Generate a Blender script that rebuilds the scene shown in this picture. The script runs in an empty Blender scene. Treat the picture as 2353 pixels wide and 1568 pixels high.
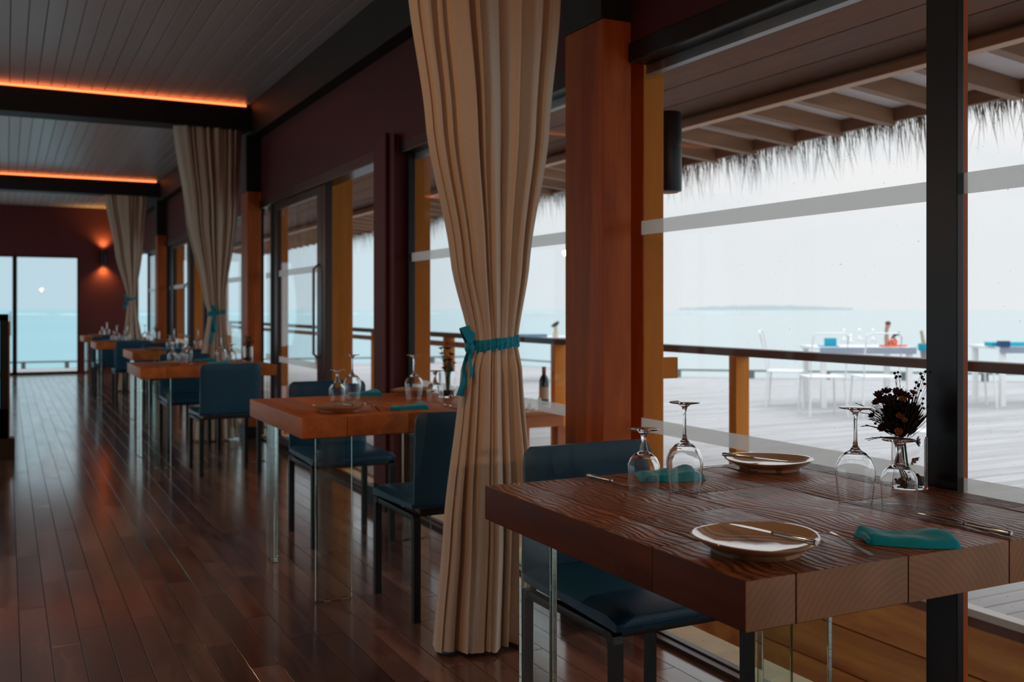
import bpy, bmesh, math, random
from mathutils import Vector, Matrix, noise
random.seed(7)
C = bpy.context.scene.collection
sc = bpy.context.scene
R = math.radians

# ------------------------------------------------------------------ camera
F_PX, CX, HY, EYE = 2285.0, 1176.5, 710.0, 1.2
YAW = math.atan((CX - 15) / F_PX)
cam = bpy.data.cameras.new('camera')
cam.sensor_width = 36; cam.lens = F_PX / 2353 * 36
cam.shift_y = -(784 - HY) / 2353
cam.clip_end = 9000
cam.dof.use_dof = True; cam.dof.focus_distance = 2.3; cam.dof.aperture_fstop = 4.5
camo = bpy.data.objects.new('camera', cam); C.objects.link(camo)
camo.location = (0, 0, EYE); camo.rotation_euler = (R(90), 0, -YAW)
sc.camera = camo

# ------------------------------------------------------------------ world (overcast dusk sky)
W = bpy.data.worlds.new('sky'); sc.world = W; W.use_nodes = True
wn = W.node_tree; wn.nodes.clear()
def wnode(t, **k):
    n = wn.nodes.new(t)
    for a, b in k.items(): setattr(n, a, b)
    return n
out = wnode('ShaderNodeOutputWorld'); bg = wnode('ShaderNodeBackground')
tc = wnode('ShaderNodeTexCoord'); sp = wnode('ShaderNodeSeparateXYZ')
wn.links.new(tc.outputs['Generated'], sp.inputs[0])
def wmath(op, a, b=None, c=None):
    n = wnode('ShaderNodeMath', operation=op)
    for i, v in enumerate((a, b, c)):
        if v is None: continue
        if isinstance(v, (int, float)): n.inputs[i].default_value = v
        else: wn.links.new(v, n.inputs[i])
    return n.outputs[0]
def wmr(v, a, b, c, d):
    n = wnode('ShaderNodeMapRange', interpolation_type='SMOOTHSTEP')
    wn.links.new(v, n.inputs[0])
    for i, x in enumerate((a, b, c, d)): n.inputs[i + 1].default_value = x
    return n.outputs[0]
def wmix(f, a, b):
    n = wnode('ShaderNodeMix', data_type='RGBA')
    if isinstance(f, (int, float)): n.inputs[0].default_value = f
    else: wn.links.new(f, n.inputs[0])
    for i, v in ((6, a), (7, b)):
        if isinstance(v, tuple): n.inputs[i].default_value = (*v, 1)
        else: wn.links.new(v, n.inputs[i])
    return n.outputs[2]
az = wmr(wmath('SUBTRACT', sp.outputs[1], sp.outputs[0]), 0.1, 1.05, 0, 1)
base = wmix(az, (0.735, 0.77, 0.79), (0.46, 0.63, 0.71))
mp = wnode('ShaderNodeMapping'); mp.inputs['Scale'].default_value = (1, 1, 2.6)
wn.links.new(tc.outputs['Generated'], mp.inputs[0])
nz = wnode('ShaderNodeTexNoise'); nz.inputs['Scale'].default_value = 5.5; nz.inputs['Detail'].default_value = 4
wn.links.new(mp.outputs[0], nz.inputs[0])
cl = wmr(nz.outputs[0], 0.46, 0.66, 0, 1)
elev = wmr(sp.outputs[2], 0.03, 0.16, 0, 1)
f1 = wmath('MULTIPLY', wmath('MULTIPLY', cl, elev), 0.8)
skyc = wmix(f1, base, (0.86, 0.84, 0.84))
top = wmr(sp.outputs[2], 0.12, 0.95, 1.0, 2.4)
wn.links.new(skyc, bg.inputs[0]); wn.links.new(top, bg.inputs[1])
wn.links.new(bg.outputs[0], out.inputs[0])

vs = sc.view_settings
sc.display_settings.display_device = 'sRGB'
vs.view_transform = 'Standard'; vs.look = 'None'; vs.gamma = 1.0; vs.use_curve_mapping = False
vs.exposure = 0.13
PEND = 18.0   # watts of each added pendant lamp
DOWN = 36.0   # watts of each added ceiling light
cy = sc.cycles
cy.use_denoising = True
cy.max_bounces = 14; cy.diffuse_bounces = 6; cy.glossy_bounces = 6; cy.transmission_bounces = 12; cy.transparent_max_bounces = 24
cy.caustics_reflective = False; cy.caustics_refractive = True; cy.blur_glossy = 0.6
cy.sample_clamp_indirect = 6.0

# ------------------------------------------------------------------ materials
def nodes(name):
    m = bpy.data.materials.new(name); m.use_nodes = True
    nt = m.node_tree
    return m, nt, nt.nodes['Principled BSDF']
def mat(name, col, rough=0.5, metal=0.0, spec=0.5, coat=0.0, sheen=0.0, trans=0.0, ior=1.45, emit=None, es=0.0, var=0.0, vscale=8.0, bump=0.0, bscale=60.0):
    m, nt, b = nodes(name)
    b.inputs['Base Color'].default_value = (*col, 1)
    b.inputs['Roughness'].default_value = rough; b.inputs['Metallic'].default_value = metal
    b.inputs['Specular IOR Level'].default_value = spec; b.inputs['Coat Weight'].default_value = coat
    b.inputs['Sheen Weight'].default_value = sheen; b.inputs['Transmission Weight'].default_value = trans
    b.inputs['IOR'].default_value = ior
    if emit: b.inputs['Emission Color'].default_value = (*emit, 1); b.inputs['Emission Strength'].default_value = es
    if var or bump:
        t = nt.nodes.new('ShaderNodeTexCoord')
    if var:
        n = nt.nodes.new('ShaderNodeTexNoise'); n.inputs['Scale'].default_value = vscale; n.inputs['Detail'].default_value = 5
        nt.links.new(t.outputs['Object'], n.inputs[0])
        mx = nt.nodes.new('ShaderNodeMix'); mx.data_type = 'RGBA'
        mx.inputs[6].default_value = (*[c * (1 - var) for c in col], 1); mx.inputs[7].default_value = (*[min(1, c * (1 + var)) for c in col], 1)
        nt.links.new(n.outputs[0], mx.inputs[0]); nt.links.new(mx.outputs[2], b.inputs['Base Color'])
    if bump:
        n2 = nt.nodes.new('ShaderNodeTexNoise'); n2.inputs['Scale'].default_value = bscale; n2.inputs['Detail'].default_value = 4
        nt.links.new(t.outputs['Object'], n2.inputs[0])
        bp = nt.nodes.new('ShaderNodeBump'); bp.inputs['Strength'].default_value = bump; bp.inputs['Distance'].default_value = 0.004
        nt.links.new(n2.outputs[0], bp.inputs['Height']); nt.links.new(bp.outputs[0], b.inputs['Normal'])
    return m

def wood(name, dark, light, axis='Y', scale=14, stretch=14, rough=(0.3, 0.5), bump=0.3, bdist=0.002, coat=0.0, tint=0.3, wear=None, knots=False, spec=0.5):
    """stretched-noise grain along an axis, each piece shifted and tinted at random"""
    m, nt, b = nodes(name)
    L = nt.links.new
    def N(t, **k):
        n = nt.nodes.new(t)
        for a, v in k.items(): setattr(n, a, v)
        return n
    tcn = N('ShaderNodeTexCoord'); oi = N('ShaderNodeObjectInfo'); ge = N('ShaderNodeNewGeometry')
    rs = N('ShaderNodeMath', operation='ADD'); L(oi.outputs['Random'], rs.inputs[0]); L(ge.outputs['Random Per Island'], rs.inputs[1])
    fr = N('ShaderNodeMath', operation='FRACT'); L(rs.outputs[0], fr.inputs[0])
    off = N('ShaderNodeMath', operation='MULTIPLY'); L(fr.outputs[0], off.inputs[0]); off.inputs[1].default_value = 37
    cb = N('ShaderNodeCombineXYZ')
    for i in range(3): L(off.outputs[0], cb.inputs[i])
    ad = N('ShaderNodeVectorMath', operation='ADD'); L(tcn.outputs['Object'], ad.inputs[0]); L(cb.outputs[0], ad.inputs[1])
    mpn = N('ShaderNodeMapping'); s = [1.0, 1.0, 1.0]; s['XYZ'.index(axis)] = 1.0 / stretch
    mpn.inputs['Scale'].default_value = s; L(ad.outputs[0], mpn.inputs[0])
    # wavy distortion of the grain
    dn = N('ShaderNodeTexNoise'); dn.inputs['Scale'].default_value = 2.2; L(ad.outputs[0], dn.inputs[0])
    sb = N('ShaderNodeVectorMath', operation='SCALE'); L(dn.outputs['Color'], sb.inputs[0]); sb.inputs['Scale'].default_value = 0.10
    ad2 = N('ShaderNodeVectorMath', operation='ADD'); L(mpn.outputs[0], ad2.inputs[0]); L(sb.outputs[0], ad2.inputs[1])
    g = N('ShaderNodeTexNoise'); g.inputs['Scale'].default_value = scale; g.inputs['Detail'].default_value = 7; g.inputs['Roughness'].default_value = 0.62
    L(ad2.outputs[0], g.inputs[0])
    g2 = N('ShaderNodeTexNoise'); g2.inputs['Scale'].default_value = scale * 6; g2.inputs['Detail'].default_value = 3
    L(ad2.outputs[0], g2.inputs[0])
    cr = N('ShaderNodeMapRange'); L(g.outputs[0], cr.inputs[0]); cr.inputs[1].default_value = 0.34; cr.inputs[2].default_value = 0.68
    mx = N('ShaderNodeMix', data_type='RGBA'); L(cr.outputs[0], mx.inputs[0]); mx.inputs[6].default_value = (*dark, 1); mx.inputs[7].default_value = (*light, 1)
    tv = N('ShaderNodeMapRange'); L(fr.outputs[0], tv.inputs[0]); tv.inputs[3].default_value = 1 - tint; tv.inputs[4].default_value = 1 + tint
    vm = N('ShaderNodeVectorMath', operation='SCALE'); L(mx.outputs[2], vm.inputs[0]); L(tv.outputs[0], vm.inputs['Scale'])
    col = vm.outputs[0]
    if wear:
        wv = N('ShaderNodeTexNoise'); wv.inputs['Scale'].default_value = 1.6; wv.inputs['Detail'].default_value = 5; L(ad.outputs[0], wv.inputs[0])
        wr = N('ShaderNodeMapRange'); L(wv.outputs[0], wr.inputs[0]); wr.inputs[1].default_value = 0.45; wr.inputs[2].default_value = 0.72; wr.inputs[4].default_value = 0.7
        m2 = N('ShaderNodeMix', data_type='RGBA'); L(wr.outputs[0], m2.inputs[0]); L(col, m2.inputs[6]); m2.inputs[7].default_value = (*wear, 1)
        col = m2.outputs[2]
    L(col, b.inputs['Base Color'])
    rr = N('ShaderNodeMapRange'); L(g.outputs[0], rr.inputs[0]); rr.inputs[3].default_value = rough[0]; rr.inputs[4].default_value = rough[1]
    rr.inputs[1].default_value = 0.3; rr.inputs[2].default_value = 0.7
    L(rr.outputs[0], b.inputs['Roughness'])
    b.inputs['Coat Weight'].default_value = coat; b.inputs['Coat Roughness'].default_value = 0.12
    b.inputs['Specular IOR Level'].default_value = spec
    if bump:
        h = N('ShaderNodeMath', operation='MULTIPLY_ADD'); L(g2.outputs[0], h.inputs[0]); h.inputs[1].default_value = 0.35; L(g.outputs[0], h.inputs[2])
        hh = h.outputs[0]
        if knots:
            v = N('ShaderNodeTexWave', wave_type='RINGS', rings_direction='SPHERICAL'); v.inputs['Scale'].default_value = 9; v.inputs['Distortion'].default_value = 9
            v.inputs['Detail'].default_value = 3; v.inputs['Detail Scale'].default_value = 1.3
            L(ad2.outputs[0], v.inputs[0])
            h2 = N('ShaderNodeMath', operation='MULTIPLY_ADD'); L(v.outputs[1], h2.inputs[0]); h2.inputs[1].default_value = 0.30; L(hh, h2.inputs[2]); hh = h2.outputs[0]
        bp = N('ShaderNodeBump'); bp.inputs['Strength'].default_value = bump; bp.inputs['Distance'].default_value = bdist
        L(hh, bp.inputs['Height']); L(bp.outputs[0], b.inputs['Normal'])
    return m

def hero_wood(name):
    m, nt, b = nodes(name); L = nt.links.new
    def N(t, **k):
        n = nt.nodes.new(t)
        for a, v in k.items(): setattr(n, a, v)
        return n
    def mth(op, a, b_=None, c=None):
        n = N('ShaderNodeMath', operation=op)
        for i, v in enumerate((a, b_, c)):
            if v is None: continue
            if isinstance(v, (int, float)): n.inputs[i].default_value = v
            else: L(v, n.inputs[i])
        return n.outputs[0]
    def mr(v, a, b_, c=0., d=1.):
        n = N('ShaderNodeMapRange'); L(v, n.inputs[0])
        for i, x in enumerate((a, b_, c, d)): n.inputs[i+1].default_value = x
        return n.outputs[0]
    def mix(f, a, b_, mode='MIX'):
        n = N('ShaderNodeMix', data_type='RGBA', blend_type=mode)
        if isinstance(f, float): n.inputs[0].default_value = f
        else: L(f, n.inputs[0])
        for i, v in ((6, a), (7, b_)):
            if isinstance(v, tuple): n.inputs[i].default_value = (*v, 1)
            else: L(v, n.inputs[i])
        return n.outputs[2]
    def noise_(vec, sc_, det=4, rgh=.5):
        n = N('ShaderNodeTexNoise'); n.inputs['Scale'].default_value = sc_; n.inputs['Detail'].default_value = det; n.inputs['Roughness'].default_value = rgh
        L(vec, n.inputs[0]); return n
    tcn = N('ShaderNodeTexCoord'); oi = N('ShaderNodeObjectInfo')
    off = mth('MULTIPLY', oi.outputs['Random'], 23.0)
    cb = N('ShaderNodeCombineXYZ')
    for i in range(3): L(off, cb.inputs[i])
    ad = N('ShaderNodeVectorMath', operation='ADD'); L(tcn.outputs['Object'], ad.inputs[0]); L(cb.outputs[0], ad.inputs[1])
    low = noise_(ad.outputs[0], 4.5, 2)
    sb = N('ShaderNodeVectorMath', operation='SCALE'); L(low.outputs['Color'], sb.inputs[0]); sb.inputs['Scale'].default_value = 0.13
    ad2 = N('ShaderNodeVectorMath', operation='ADD'); L(ad.outputs[0], ad2.inputs[0]); L(sb.outputs[0], ad2.inputs[1])
    m1 = N('ShaderNodeMapping'); m1.inputs['Scale'].default_value = (1, .085, 1); L(ad2.outputs[0], m1.inputs[0])
    fib = noise_(m1.outputs[0], 120, 4, .6).outputs[0]
    m3 = N('ShaderNodeMapping'); m3.inputs['Scale'].default_value = (1, .075, 1); L(ad2.outputs[0], m3.inputs[0])
    wv = N('ShaderNodeTexWave', wave_type='BANDS', bands_direction='X'); wv.inputs['Scale'].default_value = 17; wv.inputs['Distortion'].default_value = 9
    wv.inputs['Detail'].default_value = 2; wv.inputs['Detail Scale'].default_value = .8; L(m3.outputs[0], wv.inputs[0])
    fig = wv.outputs[1]
    ck = noise_(m1.outputs[0], 20, 3, .5).outputs[0]
    crack = mr(mth('ABSOLUTE', mth('SUBTRACT', ck, .56)), .0, .012, 1., 0.)
    crack = mth('MULTIPLY', crack, mr(noise_(ad.outputs[0], 6, 2).outputs[0], .5, .6))
    big = noise_(ad.outputs[0], 3.0, 4).outputs[0]
    c1 = mix(fig, (.15, .056, .028), (.50, .195, .088))
    c2 = mix(mr(fib, .35, .7), (.45, .42, .40), (1.15, 1.1, 1.05), 'MIX')
    c = mix(1.0, c1, c2, 'MULTIPLY')
    c = mix(mr(big, .45, .70, 0., .75), c, (.19, .115, .080))
    tv = N('ShaderNodeVectorMath', operation='SCALE'); L(c, tv.inputs[0]); L(mr(oi.outputs['Random'], 0., 1., .75, 1.2), tv.inputs['Scale'])
    c = mix(mth('MULTIPLY', crack, .85), tv.outputs[0], (.02, .012, .01))
    L(c, b.inputs['Base Color'])
    L(mr(fib, .3, .7, .24, .46), b.inputs['Roughness'])
    b.inputs['Specular IOR Level'].default_value = .5
    h = mth('MULTIPLY_ADD', fib, .75, mth('MULTIPLY', fig, .42))
    h = mth('MULTIPLY_ADD', crack, -1.3, h)
    bp = N('ShaderNodeBump'); bp.inputs['Strength'].default_value = 1.0; bp.inputs['Distance'].default_value = 0.0023
    L(h, bp.inputs['Height']); L(bp.outputs[0], b.inputs['Normal'])
    return m

def end_grain():
    m, nt, b = nodes('end_grain'); L = nt.links.new
    t = nt.nodes.new('ShaderNodeTexCoord'); oi = nt.nodes.new('ShaderNodeObjectInfo')
    cb = nt.nodes.new('ShaderNodeCombineXYZ')
    mu = nt.nodes.new('ShaderNodeMath'); mu.operation = 'MULTIPLY_ADD'; L(oi.outputs['Random'], mu.inputs[0]); mu.inputs[1].default_value = 0.5; mu.inputs[2].default_value = -0.28
    L(mu.outputs[0], cb.inputs[0]); cb.inputs[2].default_value = 0.24
    ad = nt.nodes.new('ShaderNodeVectorMath'); L(t.outputs['Object'], ad.inputs[0]); L(cb.outputs[0], ad.inputs[1])
    w = nt.nodes.new('ShaderNodeTexWave'); w.wave_type = 'RINGS'; w.rings_direction = 'Y'
    w.inputs['Scale'].default_value = 26; w.inputs['Distortion'].default_value = 2.6; w.inputs['Detail'].default_value = 3; w.inputs['Detail Scale'].default_value = 1.6
    L(ad.outputs[0], w.inputs[0])
    n = nt.nodes.new('ShaderNodeTexNoise'); n.inputs['Scale'].default_value = 5; L(ad.outputs[0], n.inputs[0])
    mx = nt.nodes.new('ShaderNodeMix'); mx.data_type = 'RGBA'; L(w.outputs[1], mx.inputs[0])
    mx.inputs[6].default_value = (0.285, 0.172, 0.102, 1); mx.inputs[7].default_value = (0.33, 0.205, 0.125, 1)
    m2 = nt.nodes.new('ShaderNodeMix'); m2.data_type = 'RGBA'; m2.blend_type = 'MULTIPLY'; m2.inputs[0].default_value = 0.8
    L(mx.outputs[2], m2.inputs[6]); L(n.outputs[0], m2.inputs[7])
    sc_ = nt.nodes.new('ShaderNodeVectorMath'); sc_.operation = 'SCALE'; sc_.inputs['Scale'].default_value = 1.7; L(m2.outputs[2], sc_.inputs[0])
    L(sc_.outputs[0], b.inputs['Base Color']); b.inputs['Roughness'].default_value = 0.6
    return m

def pane_mat(name, tint=(1, 1, 1), refl=0.55, dust=0.015):
    m, nt, b = nodes(name); nt.nodes.remove(b); L = nt.links.new
    o = nt.nodes['Material Output']
    t = nt.nodes.new('ShaderNodeBsdfTransparent'); t.inputs[0].default_value = (*tint, 1)
    g = nt.nodes.new('ShaderNodeBsdfGlossy'); g.inputs['Roughness'].default_value = 0.0; g.inputs[0].default_value = (1, 1, 1, 1)
    lw = nt.nodes.new('ShaderNodeLayerWeight'); lw.inputs[0].default_value = 0.5
    p = nt.nodes.new('ShaderNodeMath'); p.operation = 'POWER'; L(lw.outputs['Facing'], p.inputs[0]); p.inputs[1].default_value = 5
    q = nt.nodes.new('ShaderNodeMath'); q.operation = 'MULTIPLY_ADD'; L(p.outputs[0], q.inputs[0]); q.inputs[1].default_value = refl; q.inputs[2].default_value = 0.007
    mx = nt.nodes.new('ShaderNodeMixShader'); L(q.outputs[0], mx.inputs[0]); L(t.outputs[0], mx.inputs[1]); L(g.outputs[0], mx.inputs[2])
    # specks of dust on the pane
    v = nt.nodes.new('ShaderNodeTexNoise'); v.inputs['Scale'].default_value = 120; tcx = nt.nodes.new('ShaderNodeTexCoord'); L(tcx.outputs['Object'], v.inputs[0])
    r = nt.nodes.new('ShaderNodeMapRange'); L(v.outputs[0], r.inputs[0]); r.inputs[1].default_value = 0.74; r.inputs[2].default_value = 0.78; r.inputs[4].default_value = 0.5
    d = nt.nodes.new('ShaderNodeBsdfDiffuse'); d.inputs[0].default_value = (0.7, 0.7, 0.7, 1)
    m2 = nt.nodes.new('ShaderNodeMixShader'); L(r.outputs[0], m2.inputs[0]); L(mx.outputs[0], m2.inputs[1]); L(d.outputs[0], m2.inputs[2])
    L(m2.outputs[0], o.inputs[0])
    return m
def frost_mat():
    m, nt, b = nodes('frosted_film'); nt.nodes.remove(b); L = nt.links.new; o = nt.nodes['Material Output']
    t = nt.nodes.new('ShaderNodeBsdfTransparent'); tr = nt.nodes.new('ShaderNodeBsdfTranslucent'); d = nt.nodes.new('ShaderNodeBsdfDiffuse')
    tr.inputs[0].default_value = (0.9, 0.93, 0.9, 1); d.inputs[0].default_value = (0.75, 0.78, 0.75, 1); t.inputs[0].default_value = (1, 1, 1, 1)
    a = nt.nodes.new('ShaderNodeMixShader'); a.inputs[0].default_value = 0.3; L(tr.outputs[0], a.inputs[1]); L(d.outputs[0], a.inputs[2])
    c = nt.nodes.new('ShaderNodeMixShader'); c.inputs[0].default_value = 0.52; L(t.outputs[0], c.inputs[1]); L(a.outputs[0], c.inputs[2])
    L(c.outputs[0], o.inputs[0]); return m

def fabric(name, col, dark=0.75, weave=900, rough=0.85, sheen=0.3, bump=0.25):
    m, nt, b = nodes(name); L = nt.links.new
    t = nt.nodes.new('ShaderNodeTexCoord')
    n = nt.nodes.new('ShaderNodeTexNoise'); n.inputs['Scale'].default_value = weave; n.inputs['Detail'].default_value = 1
    mpn = nt.nodes.new('ShaderNodeMapping'); mpn.inputs['Scale'].default_value = (1, 1, 0.35); L(t.outputs['Object'], mpn.inputs[0]); L(mpn.outputs[0], n.inputs[0])
    mx = nt.nodes.new('ShaderNodeMix'); mx.data_type = 'RGBA'; L(n.outputs[0], mx.inputs[0])
    mx.inputs[6].default_value = (*[c * dark for c in col], 1); mx.inputs[7].default_value = (*[min(1, c * (2 - dark)) for c in col], 1)
    L(mx.outputs[2], b.inputs['Base Color']); b.inputs['Roughness'].default_value = rough; b.inputs['Sheen Weight'].default_value = sheen
    b.inputs['Specular IOR Level'].default_value = 0.2
    bp = nt.nodes.new('ShaderNodeBump'); bp.inputs['Strength'].default_value = bump; bp.inputs['Distance'].default_value = 0.001
    L(n.outputs[0], bp.inputs['Height']); L(bp.outputs[0], b.inputs['Normal'])
    return m
def glass_mat(name, col=(1, 1, 1), ior=1.47, rough=0.0):
    m, nt, b = nodes(name)
    nt.nodes.remove(b); g = nt.nodes.new('ShaderNodeBsdfGlass'); g.inputs[0].default_value = (*col, 1); g.inputs['IOR'].default_value = ior; g.inputs['Roughness'].default_value = rough
    nt.links.new(g.outputs[0], nt.nodes['Material Output'].inputs[0]); return m

M = dict(
    floor=wood('floor_wood', (0.080, 0.042, 0.036), (0.24, 0.130, 0.100), 'Y', 9, 12, (0.14, 0.27), 0.12, 0.0010, 0.6, 0.42, wear=(0.17, 0.095, 0.07)),
    ceil=wood('ceiling_paint', (0.58, 0.56, 0.57), (0.66, 0.63, 0.64), 'Y', 4, 20, (0.32, 0.42), 0.05, 0.001, 0.0, 0.06),
    gap=mat('joint_shadow_board', (0.02, 0.016, 0.014), 0.8),
    beam=mat('black_paint', (0.008, 0.008, 0.009), 0.55, bump=0.1, bscale=30),
    maroon=mat('maroon_paint', (0.12, 0.032, 0.034), 0.6, spec=0.25, bump=0.1, bscale=200, var=0.08, vscale=3),
    frame=mat('dark_frame_metal', (0.016, 0.015, 0.018), 0.35, 0.3),
    frame2=mat('maroon_frame_metal', (0.05, 0.022, 0.02), 0.35, 0.1),
    alu=mat('aluminium', (0.35, 0.36, 0.37), 0.45, 0.6),
    column=wood('column_wood', (0.36, 0.072, 0.020), (0.62, 0.16, 0.038), 'Z', 12, 16, (0.42, 0.55), 0.25, 0.001, 0.0, 0.08, spec=0.2),
    post=wood('outer_post_wood', (0.68, 0.215, 0.034), (0.88, 0.32, 0.060), 'Z', 10, 14, (0.5, 0.65), 0.2, 0.001, 0.0, 0.06, spec=0.12),
    rail=wood('rail_wood', (0.13, 0.045, 0.025), (0.22, 0.08, 0.04), 'Y', 10, 14, (0.4, 0.6), 0.2, 0.001, 0.0, 0.08),
    orange=wood('bench_wood', (0.42, 0.10, 0.02), (0.60, 0.18, 0.04), 'X', 10, 14, (0.35, 0.5), 0.2, 0.001, 0.0, 0.08),
    fascia=wood('fascia_wood', (0.42, 0.13, 0.035), (0.75, 0.34, 0.09), 'Y', 9, 14, (0.5, 0.7), 0.2, 0.001, 0.0, 0.1),
    deck=wood('weathered_deck', (0.36, 0.35, 0.355), (0.50, 0.495, 0.51), 'X', 8, 16, (0.6, 0.8), 0.4, 0.003, 0.0, 0.1),
    deckwhite=wood('pale_deck_edge', (0.58, 0.58, 0.58), (0.70, 0.70, 0.70), 'Y', 8, 16, (0.6, 0.8), 0.3, 0.002, 0.0, 0.05),
    concrete=mat('stained_concrete', (0.78, 0.66, 0.46), 0.85, var=0.3, vscale=9, bump=0.4, bscale=90),
    soffit=wood('soffit_wood', (0.18, 0.080, 0.042), (0.34, 0.16, 0.085), 'Y', 7, 16, (0.5, 0.7), 0.2, 0.001, 0.0, 0.15),
    rafter=wood('rafter_wood', (0.26, 0.13, 0.07), (0.44, 0.23, 0.13), 'X', 9, 12, (0.5, 0.7), 0.2, 0.001, 0.0, 0.1),
    vbeam=wood('verandah_beam_wood', (0.55, 0.27, 0.14), (0.75, 0.43, 0.25), 'Y', 9, 14, (0.45, 0.6), 0.15, 0.001, 0.0, 0.05),
    panel=mat('roof_panel', (0.82, 0.78, 0.78), 0.8, var=0.1),
    thatch=mat('thatch_straw', (0.34, 0.27, 0.21), 0.9, var=0.4, vscale=20),
    top1=wood('table_wood', (0.13, 0.042, 0.020), (0.62, 0.215, 0.085), 'Y', 15, 9, (0.18, 0.40), 1.0, 0.0075, 0.15, 0.25, wear=(0.24, 0.13, 0.085), knots=True),
    top1h=hero_wood('rustic_table_top'),
    side1=wood('table_side_wood', (0.11, 0.030, 0.018), (0.24, 0.065, 0.034), 'Y', 14, 8, (0.55, 0.7), 0.3, 0.0012, 0.0, 0.12, spec=0.2),
    top2=wood('far_table_wood', (0.46, 0.125, 0.032), (0.78, 0.26, 0.068), 'Y', 11, 9, (0.4, 0.55), 0.4, 0.002, 0.0, 0.15, knots=True, spec=0.3),
    endg=end_grain(),
    acrylic=glass_mat('acrylic', (0.93, 0.985, 0.965), 1.49),
    pad=mat('felt_pad', (0.55, 0.48, 0.36), 0.9),
    leather=mat('teal_leather', (0.014, 0.092, 0.175), 0.36, spec=0.5, var=0.12, vscale=30, bump=0.15, bscale=260),
    stitch=mat('blue_stitching', (0.06, 0.14, 0.22), 0.7),
    blackleg=mat('black_leather_leg', (0.008, 0.011, 0.013), 0.42, bump=0.1, bscale=200),
    curtain=fabric('beige_curtain', (0.80, 0.655, 0.515), 0.8, 700, 0.8, 0.35),
    ribbon=fabric('teal_ribbon', (0.0, 0.34, 0.52), 0.85, 400, 0.5, 0.3),
    napkin=fabric('teal_napkin', (0.0, 0.41, 0.62), 0.88, 900, 0.85, 0.35),
    glass=glass_mat('clear_glass', (1, 1, 1), 1.5),
    ceramic=mat('glazed_ceramic', (0.55, 0.40, 0.27), 0.07, spec=0.7, coat=1.0, var=0.12, vscale=12),
    ceramic_rim=mat('ceramic_foot', (0.60, 0.47, 0.36), 0.3),
    steel=mat('cutlery_steel', (0.62, 0.58, 0.55), 0.16, 1.0),
    pane=pane_mat('window_glass'),
    teal=pane_mat('turquoise_glass', (0.25, 0.85, 0.92), 0.6),
    frost=frost_mat(),
    led=mat('led_glow', (1, 0.3, 0.1), 0.5, emit=(1.0, 0.21, 0.055), es=2.6),
    ledhousing=mat('led_channel', (0.20, 0.03, 0.012), 0.5),
    lampglow=mat('lamp_glow', (1, 0.5, 0.2), 0.5, emit=(1.0, 0.36, 0.07), es=6.0),
    globe=mat('opal_globe', (1, .8, .6), 0.3, emit=(1, .42, .16), es=1.6),
    black=mat('black_metal', (0.006, 0.009, 0.011), 0.4, 0.2),
    soil=mat('dark_pebbles', (0.022, 0.015, 0.012), 0.7, var=0.5, vscale=90),
    stem=mat('green_stem', (0.02, 0.14, 0.03), 0.5),
    drystem=mat('dry_stem', (0.035, 0.022, 0.022), 0.8),
    berry=mat('purple_berry', (0.035, 0.010, 0.045), 0.7, var=0.3, vscale=200),
    darkleaf=mat('dried_foliage', (0.020, 0.013, 0.014), 0.8, var=0.4, vscale=50),
    purple=mat('purple_petals', (0.05, 0.012, 0.035), 0.8),
    ochre=mat('ochre_petals', (0.30, 0.12, 0.03), 0.8),
    rust=mat('rust_petals', (0.16, 0.025, 0.012), 0.8),
    cream=mat('cream_petals', (0.5, 0.36, 0.24), 0.8),
    white=mat('white_plastic', (0.86, 0.86, 0.86), 0.4),
    cloth=mat('white_cloth', (0.85, 0.86, 0.88), 0.8),
    grey=mat('grey_blue_cloth', (0.30, 0.34, 0.42), 0.8, var=0.25, vscale=3),
    tealp=mat('teal_plastic', (0.0, 0.36, 0.52), 0.4),
    lobster=mat('orange_coral', (0.75, 0.12, 0.03), 0.5),
    bottle=mat('dark_bottle_glass', (0.006, 0.010, 0.012), 0.12, spec=0.8),
    label=mat('cream_paper', (0.55, 0.44, 0.33), 0.8),
    redcap=mat('red_foil', (0.35, 0.03, 0.02), 0.4),
    curb=mat('dark_kerb', (0.16, 0.18, 0.18), 0.7),
)

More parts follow.
